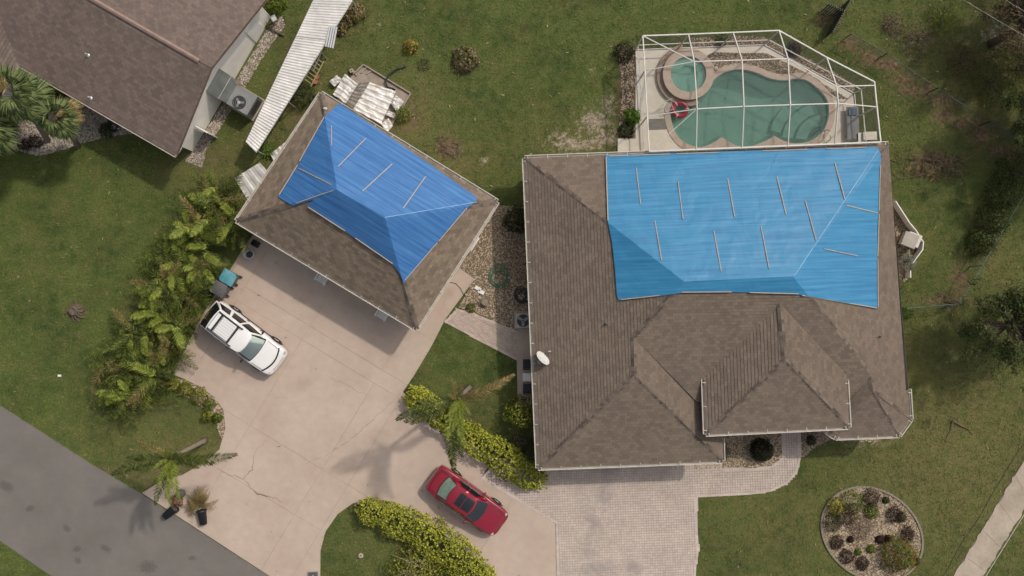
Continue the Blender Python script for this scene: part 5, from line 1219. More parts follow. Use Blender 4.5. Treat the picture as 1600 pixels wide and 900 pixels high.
for i in range(0, len(rl)-1, 1):
    a, b = rl[i], rl[(i+1) % len(rl)]; MB().bar(a.lerp(b, .03)+Vector((0, 0, .04)), a.lerp(b, .97)+Vector((0, 0, .04)), .11, .1).build('kerb_stone', mat('kerb_stone', lin(112, 104, 88), lin(142, 132, 114), 3, .9, island=.6), ed)
# ---- flowers on the driveway corner
for x, y, r, m, l in ((272, 602, .4, L_YEL, 'pale yellow variegated plant at the left end of the corner bed'), (292, 607, .42, L_YEL, 'pale yellow variegated plant second from the left in the corner bed'), (312, 618, .5, L_YEL, 'largest yellow variegated plant in the corner bed'), (328, 632, .35, L_HEDGED, 'green plant on the driveway corner'), (326, 650, .3, L_YEL, 'small yellow plant at the lower end of the corner bed'), (341, 652, .28, L_HEDGED, 'small green plant at the lower end of the corner bed')):
    shrub('bedding_plant', l, 'plant', x, y, r, .45, m, 330, .13, .3, group='plants on the driveway corner', extra=(L_HEDGED, .4) if m is L_YEL else None)
# ---- loose plants
shrub('croton', 'yellow and orange croton standing alone on the upper lawn', 'plant', 643, 74, .42, .6, L_YEL, 260, .16, .35, extra=(L_RED, .1))
shrub('grass_clump', 'dark green ornamental clump with brown centre on the upper lawn', 'plant', 726, 94, .72, .5, L_HEDGED, 800, .2, .1, extra=(L_DEAD, .35))
shrub('shrub', 'low dark weed patch below the croton on the lawn', 'shrub', 662, 102, .4, .2, L_DARK, 250, .1, .2)
for x, y, r, l in ((527, 42, .55, 'yellow croton at the lower end of the metal roof plants'), (540, 30, .5, 'brown and yellow plant behind the corrugated roof end'), (556, 22, .55, 'uppermost yellow plant beside the corrugated roof'), (535, 12, .5, 'orange yellow plant nearest the top edge beside the corrugated roof')):
    shrub('croton', l, 'plant', x, y, r, .6, L_YEL, 300, .18, .3, extra=(L_DEAD, .7), group='plants beside the corrugated roof')
shrub('shrub', 'green bush at the neighbouring house corner at the top edge', 'shrub', 432, 8, .6, 1.1, L_HEDGED, 900, .12)
shrub('shrub', 'green bush between the collapsed shed and the lawn', 'shrub', 628, 180, .5, .6, L_HEDGED, 520, .18, .14)
shrub('shrub', 'dark fallen shrub beside the corrugated roof and garage corner', 'shrub', 474, 150, .75, .9, L_DARK, 1100, .16, .2)
shrub('shrub', 'bright green weeds below the corrugated roof end', 'shrub', 420, 236, .5, .3, L_BRIGHT, 400, .12, .3)
shrub('shrub', 'bright leafy plant by the west wall of the screen cage', 'plant', 986, 183, .45, .6, L_BRIGHT, 260, .2, .45)
shrub('shrub', 'dark low plants at the cage corner near the step pad', 'shrub', 978, 205, .45, .35, L_DARK, 400, .12)
shrub('shrub', 'dark bush at the upper left corner of the screen cage', 'shrub', 975, 82, .6, .8, L_DARK, 900, .1)
shrub('shrub', 'green bush outside the back screen wall', 'shrub', 1128, 62, .4, .5, L_HEDGED, 420, .12)
shrub('shrub', 'reddish brown plant behind the slanted screen wall', 'shrub', 1240, 78, .4, .6, L_MAROON, 420, .12)
shrub('shrub', 'silvery grey bush beside the white pump enclosure', 'shrub', 1413, 410, .55, .8, L_GREY, 1300, .08, .3)
shrub('shrub', 'green weeds where the wire fence meets the house', 'shrub', 1414, 489, .45, .3, L_BRIGHT, 350, .1, .3)
shrub('shrub', 'small green weed beside the clay pot in the side gravel', 'plant', 736, 481, .3, .3, L_HEDGED, 260, .08)
shrub('bromeliad', 'dark red spiky plant in the pale rock bed', 'plant', 40, 229, .4, .4, L_MAROON, 160, .25, .14)
shrub('bromeliad', 'second dark red spiky plant in the rock bed by the lawn', 'plant', 56, 222, .4, .4, L_MAROON, 160, .25, .14)
shrub('shrub', 'dark shrub under the neighbouring eave beside the hose', 'shrub', 168, 205, .4, .5, L_DARK, 500, .1)
shrub('shrub', 'dark bush in the shaded gap beside the house wall', 'shrub', 808, 345, .75, 1.2, L_DARK, 900, .14)
# tangled yellow bush at the bottom edge
by = shrub('shrub', 'loose yellow leaved bush with bare grey branches at the bottom edge', 'shrub', 648, 884, 1.35, 1.8, L_YEL, 1300, .13, .6, extra=(L_HEDGED, .4), inner=.35)
b = MB()
for i in range(26):
    a = random.random()*6.28; q = Vector((math.cos(a), math.sin(a), 0)); l = random.uniform(.6, 1.5); b.tube([q*.05, q*l*.4+Vector((0, 0, 1.1)), q*l*.75+Vector((random.gauss(0, .15), random.gauss(0, .15), 1.7)), q*l+Vector((random.gauss(0, .3), random.gauss(0, .3), 1.95))], [.03, .024, .016, .006], 5)
tag(b.build('branches', mat('bare_branch', lin(128, 116, 100), lin(160, 148, 130), 5, .9), by, local=True), kind='stuff')
# ---- trees on the right
def tree(px, py, label, r, h, m, n, leaf, gaps=.5, seed=0, trunk_h=2.5, lean=(0, 0)):
    c = P(px, py); root = thing('tree', label, 'tree', (c.x, c.y, 0)); rnd = random.Random(seed)
    top_ = Vector((lean[0], lean[1], trunk_h)); MB().tube([Vector((0, 0, 0)), top_*.5+Vector((.05, .03, 0)), top_, top_+Vector((0, 0, h-trunk_h)) *.6], [.24, .19, .15, .06], 10).build('trunk', BARKD, root, local=True, smooth=True)
    tips = []
    for i in range(34):
        a = rnd.random()*6.28; e = Vector((math.cos(a), math.sin(a), 0)); l = r*rnd.uniform(.45, 1.05); z1 = trunk_h+(h-trunk_h)*rnd.uniform(.1, .95); st_ = top_+Vector((0, 0, (h-trunk_h)*rnd.uniform(0, .4)))
        tip = Vector((top_.x, top_.y, 0))+e*l+Vector((0, 0, z1)); md = st_.lerp(tip, .5)+Vector((rnd.gauss(0, .15), rnd.gauss(0, .15), .2))
        MB().tube([st_, md, tip], [.07, .045, .015], 6).build('limb', BARKD, root, local=True); tips += [tip, md.lerp(tip, .55), tip+Vector((rnd.gauss(0, .4), rnd.gauss(0, .4), rnd.gauss(0, .25)))]
    T = np.array([t[:] for t in tips]); idx = rng.integers(0, len(T), n); rad = .22+.34*rng.random(len(T))
    d = rng.normal(size=(n, 3)); d /= np.linalg.norm(d, axis=1, keepdims=True); p = T[idx]+d*(rad[idx]*(.4+.6*rng.random(n)))[:, None]*np.array([1.2, 1.2, .8])
    tag(link('crown', leaf_mesh('crown', p, d*.6+np.array([0, 0, .7]), leaf*(.6+.8*rng.random(n)), .4), m, root), kind='stuff'); return root
tree(1530, 505, 'dense dark green tree cut by the right image edge', 2.3, 5.0, L_TREE, 11000, .12, seed=3)
tree(1572, 480, 'darker tree touching the right edge behind the dense tree', 2.2, 5.4, L_TREE, 14000, .13, seed=4)
tree(1548, 68, 'storm stripped brown tree in the upper right corner', 2.2, 5.0, leafmat('tree_brown', lin(62, 50, 36), lin(120, 104, 74), lin(86, 72, 50)), 7000, .11, seed=5)
tree(1590, 20, 'bare branched tree at the top right edge', 2.2, 5.5, MATS['tree_brown'], 6000, .11, seed=8)
tree(1592, 195, 'dark evergreen tree at the right edge above the wire fence', 2.4, 4.6, L_TREE, 14000, .13, seed=6)
for i, (x, y, r, l) in enumerate(((1580, 268, 1.1, 'dark shrub at the top of the shaded row along the wire fence'), (1562, 305, 1.0, 'second dark shrub down the shaded row along the wire fence'), (1545, 345, .9, 'third dark shrub down the shaded row along the wire fence'), (1527, 378, .8, 'lowest dark shrub of the row along the wire fence'))):
    shrub('shrub', l, 'shrub', x, y, r, 1.5, L_TREE, 1700, .11, group='shrubs along the wire fence')
tree(1655, -5, 'tall leafy tree just beyond the upper right corner', 3.6, 8.5, L_TREE, 15000, .2, seed=11, trunk_h=4)
tree(1700, 150, 'tall leafy tree just beyond the right edge', 3.2, 8.5, L_TREE, 13000, .2, seed=12, trunk_h=4)
for x, y, r, h, m, l in ((1432, 62, 1.3, .7, L_DEAD, 'low grey brown brush near the top fence in the upper right'), (1500, 95, 1.2, 1.0, MATS['tree_brown'], 'brown bush below the bare tree in the upper right'), (1392, 40, .7, .5, L_DEAD, 'small dry brush patch beside the dark fence end'), (1470, 28, 1.1, .9, L_HEDGED, 'green brown bush close to the top edge in the upper right'), (1545, 130, 1.3, 1.1, L_TREE, 'dark green bush under the upper right tree'), (1590, 110, 1.2, 1.2, MATS['tree_brown'], 'brown bush touching the right edge near the top')):
    shrub('shrub', l, 'shrub', x, y, r, h, m, int(900*r), .13, .22, inner=.3, rough=.7)
# ------------------------------------------------------------------ corrugated lean-to roof beside the neighbour
cor = thing('metal_lean_to', 'long white corrugated metal lean-to roof between the two plots', 'lean-to', P(470, 110))
CORR = mat('corrugated_white', lin(188, 184, 178), lin(214, 210, 204), 1.2, .55, metal=.1); mul_noise(CORR, 3, .9, 1.05)
zl, zr_ = 1.75, 1.55
la, lb = P(384, 222, zl), P(492, -4, zl); ra, rb = P(400, 238, zr_), P(552, -2, zr_)
def corr(a0, a1, b0, b1, name, parent, m, pitch=.15, amp=.022, cross=3):
    n = int((a1-a0).length/pitch*4); mb = MB(); a0, a1, b0, b1 = [Vector(q) for q in (a0, a1, b0, b1)]
    prof_ = [0, 1, 1, 0]
    def f(u, v):
        i = round(u*n); p = (a0.lerp(a1, u)).lerp(b0.lerp(b1, u), v); return p+Vector((0, 0, amp*prof_[i % 4]))
    mb.grid(f, n, cross); return mb.build(name, m, parent)
corr(la, la.lerp(lb, .735), ra, ra.lerp(rb, .735), 'roof_sheet', cor, CORR); corr(la.lerp(lb, .73)+Vector((0, 0, .025)), lb, ra.lerp(rb, .73)+Vector((0, 0, .025)), rb, 'roof_sheet', cor, CORR)
for t in (.01, .33, .66, .99):
    for a, b in ((la, lb), (ra, rb)):
        p = a.lerp(b, t); MB().tube([Vector((p.x, p.y, 0)), p-Vector((0, 0, .01))], .03, 8).build('post', ALU, cor)
for a, b in ((la, lb), (ra, rb)): MB().bar(a-Vector((0, 0, .05)), b-Vector((0, 0, .05)), .05, .08).build('beam', ALU, cor)
# ladders and gutter lengths next to it
def ladder(a, b, w, label, m, rungs=11):
    a, b = Vector(a), Vector(b); root = thing('ladder', label, 'ladder', Vector((a.x, a.y, 0)), 0, 'ladders beside the lean-to'); d = (b-a).normalized(); s = Vector((-d.y, d.x, 0)).normalized()*w/2
    for q in (s, -s): MB().bar(a+q, b+q, .04, .09).build('rail', m, root)
    for i in range(rungs):
        p = a.lerp(b, (i+.6)/rungs); MB().tube([p+s, p-s], .018, 6).build('rung', m, root)
ladder(P(480, 131, .25), P(500, 92, .9), .5, 'yellowed wooden ladder lying against the lean-to', mat('ladder_yellow', lin(176, 164, 112), lin(200, 188, 140), 4, .7), 7)
ladder(P(485, 108, .5), P(505, 58, 1.55), .4, 'aluminium ladder leaning on the lean-to roof edge', ALU, 10)
bu = thing('gutter_bundle', 'bundle of white gutter lengths resting on the lean-to edge', 'gutter bundle', P(512, 58, 1.6))
for i in range(4): MB().bar(P(509+i*3.6, 73+i*.8, 1.66+.02*(i % 2)), P(516+i*3.4, 40+i*.8, 1.66+.02*(i % 2)), .085, .06).build('gutter_length', mat('gutter_grey', lin(168, 168, 168), lin(196, 196, 196), 4, .5, island=.6), bu)
def pot(px, py, r, h, label, m, group=None, cat='plant pot'):
    c = P(px, py); root = thing('plant_pot', label, cat, (c.x, c.y, .0), 0, group)
    MB().lathe((0, 0, .02), [(r*.7, 0), (r*.95, h*.85), (r*1.06, h*.86), (r*1.06, h), (r*.9, h), (r*.86, h*.8)], 20).build('pot', m, root, local=True); MB().lathe((0, 0, .02), [(r*.86, h*.7), (r*.86, h*.78)], 20).build('soil', SOILM, root, local=True); return root
pot(497, 121, .14, .22, 'upper small clay pot of the pair beside the ladder', TERRA, 'clay pots beside the ladder'); pot(494, 128, .15, .2, 'lower small clay pot of the pair beside the ladder', TERRA, 'clay pots beside the ladder')
pot(759, 471, .22, .3, 'round weathered pot standing in the side gravel', mat('pot_grey', lin(120, 106, 90), lin(148, 132, 114), 5, .9))
# ------------------------------------------------------------------ collapsed shed
shd = thing('collapsed_shed', 'collapsed metal shed with crumpled white sheets behind the detached garage', 'shed', P(575, 150))
def PZ(x, y, h=0): return P(350+x/3.462, y/3.462, h)
MB().prism([PZ(700, 400), PZ(755, 350), PZ(1005, 505), PZ(900, 700), PZ(600, 560)], .02, .09).build('floor', WOODG, shd)
for a, b in (((700, 400), (755, 350)), ((755, 350), (1010, 505)), ((1010, 505), (960, 590))): MB().bar(PZ(*a, .16), PZ(*b, .16), .07, .12).build('sill_beam', WOODG, shd)
SHEET = mat('shed_sheet', lin(196, 190, 182), lin(222, 218, 212), 1.6, .45, metal=.15); add_spots(SHEET, [(*PZ(755, 545)[:2], .18, .12, .4), (*PZ(840, 480)[:2], .25, .2, 0)], lin(150, 110, 70), .6, 6, .5)
SHEETD = mat('shed_sheet_grey', lin(128, 120, 110), lin(150, 142, 132), 3, .6, metal=.1)
def crumple(name, quad, hs_, parent, m, nu=14, nv=10, amp=.07, rib=0, seed=0):
    a, b, c, d = [P(350+x/3.462, y/3.462, h) for (x, y), h in zip(quad, hs_)]
    def f(u, v):
        p = a.lerp(b, u).lerp(d.lerp(c, u), v); k = amp*mnoise.noise(Vector((u*3+seed, v*3, seed)))+amp*.5*mnoise.noise(Vector((u*8+seed, v*8, 2)))
        if rib: k += .035*(1 if (int(u*rib*2+.001) % 2) else 0)
        return p+Vector((k*.3, k*.2, k+.02))
    mb = MB(); mb.grid(f, nu, nv); return mb.build(name, m, parent)
crumple('roof_sheet', [(590, 510), (655, 400), (725, 455), (660, 560)], [.55, .5, .65, .6], shd, SHEET, 24, 6, .09, 5, 1)
crumple('roof_sheet', [(660, 560), (730, 450), (790, 440), (705, 590)], [.5, .55, .7, .6], shd, SHEETD, 24, 8, .04, 7, 2)
crumple('roof_sheet', [(700, 590), (790, 445), (930, 495), (850, 670)], [.75, .72, .55, .6], shd, SHEET, 30, 12, .09, 6, 3)
crumple('wall_sheet', [(570, 440), (610, 408), (640, 430), (598, 470)], [.3, .35, .3, .25], shd, SHEET, 8, 6, .06, 0, 4)
crumple('wall_sheet', [(900, 555), (930, 515), (975, 550), (935, 605)], [.4, .45, .35, .3], shd, SHEET, 8, 6, .08, 0, 5)
crumple('wall_sheet', [(870, 620), (890, 600), (930, 615), (920, 640)], [.3, .3, .3, .25], shd, SHEET, 6, 5, .06, 0, 6)
crumple('wall_sheet', [(850, 670), (890, 640), (915, 680), (880, 720)], [.35, .35, .25, .2], shd, SHEET, 8, 6, .08, 0, 7)
MB().tube([PZ(985, 357, .1), PZ(940, 370, .12), PZ(895, 400, .2), PZ(872, 440, .25), PZ(885, 470, .2), PZ(925, 485, .1)], .05, 8).build('bent_pipe', BLACKP, shd, smooth=True)
bl = thing('concrete_block', 'small pale concrete block beside the collapsed shed', 'block', PZ(693, 388)); MB().box((0, 0, .12), (.2, .2, .2), rz=.3).build('block', WALK, bl, local=True, bevel=.01); MB().box((0, 0, .223), (.08, .08, .004), rz=.3).build('core_hole', SOILM, bl, local=True)
for i, (x, y) in enumerate(((720, 410), (740, 395), (770, 400))): MB().bar(PZ(x, y, .13), PZ(x+30-60*(i == 0), y-40+10*i, .15), .09, .04).build('broken_board', WOODG, shd)
# white debris sheets beside the garage
def debris(label, quad, hs_, seed):
    q = [(x, y) for x, y in quad]; c = P(*q[0]); root = thing('fallen_sheet', label, 'metal sheet', (c.x, c.y, 0), 0, 'fallen sheets beside the garage')
    a, b, c_, d = [P(x, y, h) for (x, y), h in zip(q, hs_)]
    mb = MB(); mb.grid(lambda u, v: a.lerp(b, u).lerp(d.lerp(c_, u), v)+Vector((0, 0, .05*mnoise.noise(Vector((u*4+seed, v*4, 0)))+.03*(int(u*6.99) % 2))), 21, 5); mb.build('sheet', SHEET, root)
    m2 = MB(); m2.bar(a+Vector((0, 0, .05)), d+Vector((0, 0, .05)), .04, .04); m2.build('folded_edge', WHITEP, root)
debris('white crumpled sheet below the west corner of the detached garage', [(367, 278), (406, 254), (425, 275), (388, 312)], [.1, .35, .4, .15], 1)
debris('narrow white sheet leaning by the upper west eave of the garage', [(423, 240), (446, 222), (452, 232), (430, 254)], [.15, .4, .4, .2], 5)
# ------------------------------------------------------------------ neighbour's package air conditioner and duct
ac = thing('package_air_conditioner', 'grey package air conditioner with duct into the white end wall', 'air conditioner', P(392, 160))
def N1(x, y, h=0): return P(x/3.462, y/3.462, h)
axu = rd; axv = pdn
c = ground_pt(N1(1308, 540, 1.2)); M3 = Matrix((axu, axv, Vector((0, 0, 1)))).transposed()
bx = lambda o, sz, zc: (c+axu*o[0]+axv*o[1]+Vector((0, 0, zc)), sz)
MB().box(c+Vector((0, 0, .06)), (1.45, 1.35, .1), M=M3).build('pad', WALK, ac)
MB().box(c+Vector((0, 0, .66)), (1.3, 1.2, 1.08), M=M3).build('cabinet', METG, ac, bevel=.02)
fc = c-axu*.05-axv*.2+Vector((0, 0, 1.205))
MB().lathe(fc, [(.37, 0), (.37, .01)], 24).build('fan_opening', BLACKP, ac)
g = MB()
for r in (.1, .2, .3):
    g.tube([fc+Vector((r*math.cos(t), r*math.sin(t), .03)) for t in np.linspace(0, 2*math.pi, 25)], .008, 5)
g.build('fan_guard', METG, ac)
for k in range(3):
    an = k*2.09; MB().bar(fc+Vector((.05*math.cos(an), .05*math.sin(an), .02)), fc+Vector((.26*math.cos(an), .26*math.sin(an), .02)), .12, .006).build('fan_blade', METG, ac)
MB().lathe(fc+Vector((0, 0, .012)), [(.08, 0), (.07, .03)], 12).build('fan_hub', ALU, ac)
for k in range(9):
    p = c+axu*.66+axv*(-.4+k*.1)+Vector((0, 0, .66)); MB().box(p, (.02, .05, .7), M=M3).build('louvre', GREYP, ac)
d0 = c-axu*.6; wl_p = c-axu*((c-wl[0]).dot(axu)); 
dq = [d0-axv*.55+Vector((0, 0, 1.15)), d0+axv*.55+Vector((0, 0, 1.15)), wl_p+axv*.8+axu*.45+Vector((0, 0, 1.7)), wl_p-axv*.6+axu*.45+Vector((0, 0, 1.7)), wl_p+axv*.8+Vector((0, 0, 2.5)), wl_p-axv*.6+Vector((0, 0, 2.5))]
b = MB(); lo2 = lambda p, z: Vector((p.x, p.y, z))
b.poly([dq[0], dq[1], dq[2], dq[3]]); b.poly([dq[3], dq[2], dq[4], dq[5]])
b.poly([dq[0], dq[3], dq[5], lo2(dq[5], .4), lo2(dq[3], .4), lo2(dq[0], .4)]); b.poly([dq[1], lo2(dq[1], .4), lo2(dq[2], .4), lo2(dq[4], .4), dq[4], dq[2]])
b.build('duct', mat('duct_metal', lin(118, 122, 116), lin(140, 144, 138), 2, .4, metal=.4), ac)
MB().bar(dq[3]+Vector((0, 0, .01)), dq[2]+Vector((0, 0, .01)), .03, .02).build('duct_seam', ALU, ac)
MB().tube([dq[1]+Vector((0, .05, .1)), dq[1]+axv*.15-axu*.1+Vector((0, 0, .05)), lo2(dq[1], .1)+axv*.25], .02, 6).build('refrigerant_line', mat('copper', lin(168, 140, 120), lin(184, 156, 136), 4, .5), ac)
mt = thing('meter_box', 'small grey utility box on a post beside the top left wall', 'utility box', N1(1482, 102)); MB().box(N1(1482, 102, .5), (.3, .3, .35), rz=.5).build('box', METG, mt, bevel=.02); MB().bar(N1(1482, 102, 0), N1(1482, 102, .35), .06, .06).build('post', METG, mt); MB().box(N1(1482, 102, .685), (.24, .24, .02), rz=.5).build('lid', ALU, mt)
bd = thing('wooden_post', 'fallen dark post beside the white end wall', 'post', N1(1490, 165)); MB().bar(N1(1452, 150, .12), N1(1538, 190, .12), .09, .09).build('shaft', BARKD, bd); MB().bar(N1(1452, 150, .12), N1(1435, 105, .16), .05, .05).build('bracket', BARKD, bd)
# ------------------------------------------------------------------ bins, bucket and seats by the detached garage
def bin_(px, py, ang, label, lidm, bodym, group):
    c = P(px, py); root = thing('wheelie_bin', label, 'bin', (c.x, c.y, .03), ang, group); root.scale = (1.14, 1.1, 1.08); b = MB()
    bt = [(-.22, -.24), (.22, -.24), (.22, .24), (-.22, .24)]; tp = [(-.29, -.33), (.29, -.33), (.29, .33), (-.29, .33)]
    b.raw([(x, y, .06) for x, y in bt]+[(x, y, .98) for x, y in tp], [(3, 2, 1, 0), (4, 5, 6, 7), (0, 1, 5, 4), (1, 2, 6, 5), (2, 3, 7, 6), (3, 0, 4, 7)]); b.build('body', bodym, root, local=True, bevel=.03)
    b = MB(); b.grid(lambda u, v: Vector((-.32+.64*u, -.38+.74*v, 1.0+.07*math.sin(math.pi*min(1, u*1.0))*math.sin(math.pi*v))), 8, 8); b.prism([Vector((-.32, -.38, 0)), Vector((.32, -.38, 0)), Vector((.32, .36, 0)), Vector((-.32, .36, 0))], .96, 1.0); b.build('lid', lidm, root, local=True, smooth=True)
    MB().tube([(-.28, .4, .95), (.28, .4, .95)], .02, 8).build('handle', bodym, root, local=True)
    for s in (-1, 1): 
        w = MB(); n = 16; w.raw([(s*(.2+.04*j), .28+.1*math.cos(2*math.pi*k/n), .1+.1*math.sin(2*math.pi*k/n)) for j in (0, 1) for k in range(n)], [tuple(range(n)), tuple(range(2*n-1, n-1, -1))]+[(k, (k+1) % n, n+(k+1) % n, n+k) for k in range(n)]); w.build('wheel', RUBBER, root, local=True)
TEAL = mat('teal_plastic', lin(70, 128, 138), lin(92, 150, 158), 3, .45)
bin_(366.5, 434, R(-120), 'grey bin with a teal lid beside the palms', TEAL, GREYP, 'bins beside the palms'); bin_(353, 451.5, R(-120), 'bin with a dark grey lid next to the white car', GREYP, GREYP, 'bins beside the palms')
c = P(392, 398); bk = thing('bucket', 'open white tub standing under the garage corner', 'tub', (c.x, c.y, .03))
b = MB(); n = 20; prof_ = [(.2, 0), (.26, .42), (.28, .43), (.28, .45), (.24, .45), (.19, .06), (.001, .06)]
b.raw([(r*math.cos(2*math.pi*k/n)*1.1, r*math.sin(2*math.pi*k/n)*.9, z) for r, z in prof_ for k in range(n)], [(i*n+k, i*n+(k+1) % n, (i+1)*n+(k+1) % n, (i+1)*n+k) for i in range(6) for k in range(n)]); b.build('shell', mat('tub_grey', lin(176, 176, 176), lin(196, 196, 196), 4, .5), bk, local=True, smooth=True)
MB().lathe((0, 0, .08), [(.17, 0), (.19, .12)], 20).build('contents', METD, bk, local=True); MB().tube([(-.29, 0, .42), (-.2, .22, .5), (.2, .22, .5), (.29, 0, .42)], .01, 6).build('handle', METG, bk, local=True)
c = P(401, 381); cr = thing('crate', 'small dark crate at the garage corner by the palms', 'crate', (c.x, c.y, .03), R(-31))
MB().box((0, 0, .015), (.4, .3, .03)).build('base', BLACKP, cr, local=True)
for x, y, sx, sy in ((0, .15, .4, .02), (0, -.15, .4, .02), (.2, 0, .02, .28), (-.2, 0, .02, .28)): MB().box((x, y, .15), (sx, sy, .26)).build('side', BLACKP, cr, local=True)
def seat(px, py, label):
    c = P(px, py, .45); root = thing('patio_chair', label, 'chair', (c.x, c.y, .03), R(-31.2)+R(0), 'white seats under the garage eave')
    for k in range(5): MB().box((-.2+.1*k, -.05, .42), (.085, .5, .03)).build('seat_slat', WHITEP, root, local=True, bevel=.008)
    for k in range(5): MB().box((-.2+.1*k, .28, .7), (.085, .03, .6), M=Matrix.Rotation(-.2, 3, 'X')).build('back_slat', WHITEP, root, local=True, bevel=.008)
    for s in (-1, 1):
        MB().box((s*.3, -.02, .62), (.08, .6, .03)).build('arm', WHITEP, root, local=True, bevel=.008)
        for y in (-.26, .24): MB().box((s*.28, y, .3), (.05, .05, .6)).build('leg', WHITEP, root, local=True)
seat(504, 434, 'white slatted seat showing under the middle of the garage eave'); seat(598, 490, 'white slatted seat showing near the south corner of the garage eave')
# ------------------------------------------------------------------ fallen planters by the road
def planter(px, py, ang, label, roll):
    c = P(px, py); root = thing('planter', label, 'planter', (c.x, c.y, .03), ang, 'fallen black planters')
    b = MB(); n = 20; Mx = Matrix.Translation((0, 0, .24)) @ Matrix.Rotation(R(88), 4, 'Y'); pr = [(.001, -.4), (.2, -.4), (.25, .3), (.28, .31), (.28, .4), (.24, .4), (.2, -.3), (.001, -.3)]
    b.raw([Mx @ Vector((r*math.cos(2*math.pi*k/n), r*math.sin(2*math.pi*k/n), z)) for r, z in pr for k in range(n)], [(i*n+k, i*n+(k+1) % n, (i+1)*n+(k+1) % n, (i+1)*n+k) for i in range(7) for k in range(n)]); b.build('pot', BLACKP, root, local=True, smooth=True)
    b = MB(); b.raw([Mx @ Vector((.225*math.cos(2*math.pi*k/n), .225*math.sin(2*math.pi*k/n), .3)) for k in range(n)], [tuple(range(n))]); b.build('soil', SOILM, root, local=True); return root
planter(269, 798, R(40), 'black planter fallen at the road edge under the leaning palm', 0); planter(319, 806, R(98), 'black planter fallen on the driveway with dry grass spilling out', 0)
dg = thing('dry_palm_plant', 'dry straw coloured uprooted palm lying out of the black planter', 'plant', P(312, 790))
for i in range(34):
    q = random.choice(AR_D); a = R(95)+random.gauss(0, .75); o = put('frond', q, dg, Vector((random.gauss(0, .08), random.gauss(0, .08), .15)), a, random.uniform(.0, .5), random.gauss(0, .6), random.uniform(.35, .6))
for i in range(10): put('frond', random.choice(AR_D), dg, Vector((-.2, .1, .2)), R(235)+random.gauss(0, .5), random.uniform(0, .3), random.gauss(0, .6), random.uniform(.3, .45))
st_ = thing('boulder', 'round dark grey stone beside the fallen planters', 'boulder', P(283, 771)); rock(P(283, 771, .16), .26, mat('stone_dark', lin(80, 76, 70), lin(112, 106, 98), 5, .9), 'rock', st_, 4)
shrub('bedding_plant', 'red leaved plant tipped out beside the stone at the road edge', 'plant', 277, 782, .35, .3, L_RED, 170, .13, .3, extra=(L_DEAD, .5))
MB().prism(PL([(222, 771), (268, 749), (285, 760), (268, 790)]), .032, .036)
# ------------------------------------------------------------------ stump and litter on the left lawn
sm = thing('tree_stump', 'torn brown tree stump standing alone on the left lawn', 'stump', P(118, 486))
MB().lathe(P(118, 486, 0), [(.42, 0), (.3, .12), (.24, .3), (.2, .32), (.05, .26)], 12).build('stump', BARKD, sm)
for i in range(9):
    a = random.random()*6.28; p = P(118, 486, .05); MB().tube([p+Vector((.15*math.cos(a), .15*math.sin(a), .2)), p+Vector((.4*math.cos(a), .4*math.sin(a), .08)), p+Vector((.7*math.cos(a+.3), .7*math.sin(a+.3), -.02))], [.05, .035, .01], 5).build('root', BARKD, sm)
lt = thing('paper_scrap', 'white scrap of litter on the left lawn', 'litter', P(93, 587)); b = MB(); cc = P(93, 587, .06); b.grid(lambda u, v: cc+Vector(((u-.5)*.2, (v-.5)*.12, .05*mnoise.noise(Vector((u*3, v*3, 1))))), 5, 4); b.build('sheet', WHITEP, lt)
ub = thing('meter_cover', 'grey utility cover set in the driveway at the bottom edge', 'utility cover', P(489, 898)); MB().box(P(489, 899, .04), (.6, .42, .06), rz=.05).build('frame', METG, ub, bevel=.01); MB().box(P(489, 899, .075), (.5, .33, .02), rz=.05).build('lid', GREYP, ub); MB().box(P(489, 899, .088), (.1, .03, .01), rz=.05).build('lift_handle', ALU, ub)
sp = thing('sprinkler_box', 'pale round valve cover in the island lawn', 'valve cover', P(564, 868)); MB().lathe(P(564, 868, 0), [(.14, 0), (.14, .05), (.1, .06)], 18).build('cover', WALK, sp); MB().lathe(P(564, 868, .06), [(.04, 0), (.03, .04)], 10).build('knob', GREYP, sp)
# ------------------------------------------------------------------ side yard
def coil(name, label, px, py, r, turns, m, tube_r, cat):
    c = P(px, py); root = thing(name, label, cat, (c.x, c.y, 0)); pts = []
    for i in range(turns*18):
        a = i/18*2*math.pi; k = r*(.75+.25*math.sin(i*.21)); pts.append(Vector((k*math.cos(a)+.12*math.sin(i*.13), k*math.sin(a)*1.05+.1*math.cos(i*.17), .03+.012*(i/18))))
    MB().tube(pts, tube_r, 6).build('hose', m, root, local=True, smooth=True); e = pts[-1]; MB().tube([e, e+Vector((.1, .05, 0))], tube_r*1.6, 8).build('nozzle', CHROME, root, local=True)
HOSEG = mat('hose_green', lin(62, 98, 72), lin(80, 118, 90), 4, .5); HOSED = mat('hose_dark', lin(40, 42, 42), lin(56, 58, 58), 4, .5)
coil('garden_hose', 'green garden hose coiled on the side gravel', 780, 433, .62, 6, HOSEG, .022, 'hose'); coil('garden_hose', 'dark hose coiled in the shade beside the condenser', 814, 462, .42, 7, HOSED, .02, 'hose'); coil('garden_hose', 'dark blue hose heaped under the neighbouring eave', 178, 197, .35, 7, mat('hose_blue', lin(30, 36, 46), lin(42, 48, 58), 4, .5), .02, 'hose')
bp = thing('white_bricks', 'two pale paving bricks beside the clay pot', 'bricks', P(749, 454))
for dx, dy, a in ((-.08, .12, .5), (.1, -.08, .45)): MB().box(P(749, 454, .06)+Vector((dx, dy, 0)), (.36, .2, .08), rz=-a).build('brick', WHITEP, bp, bevel=.01)
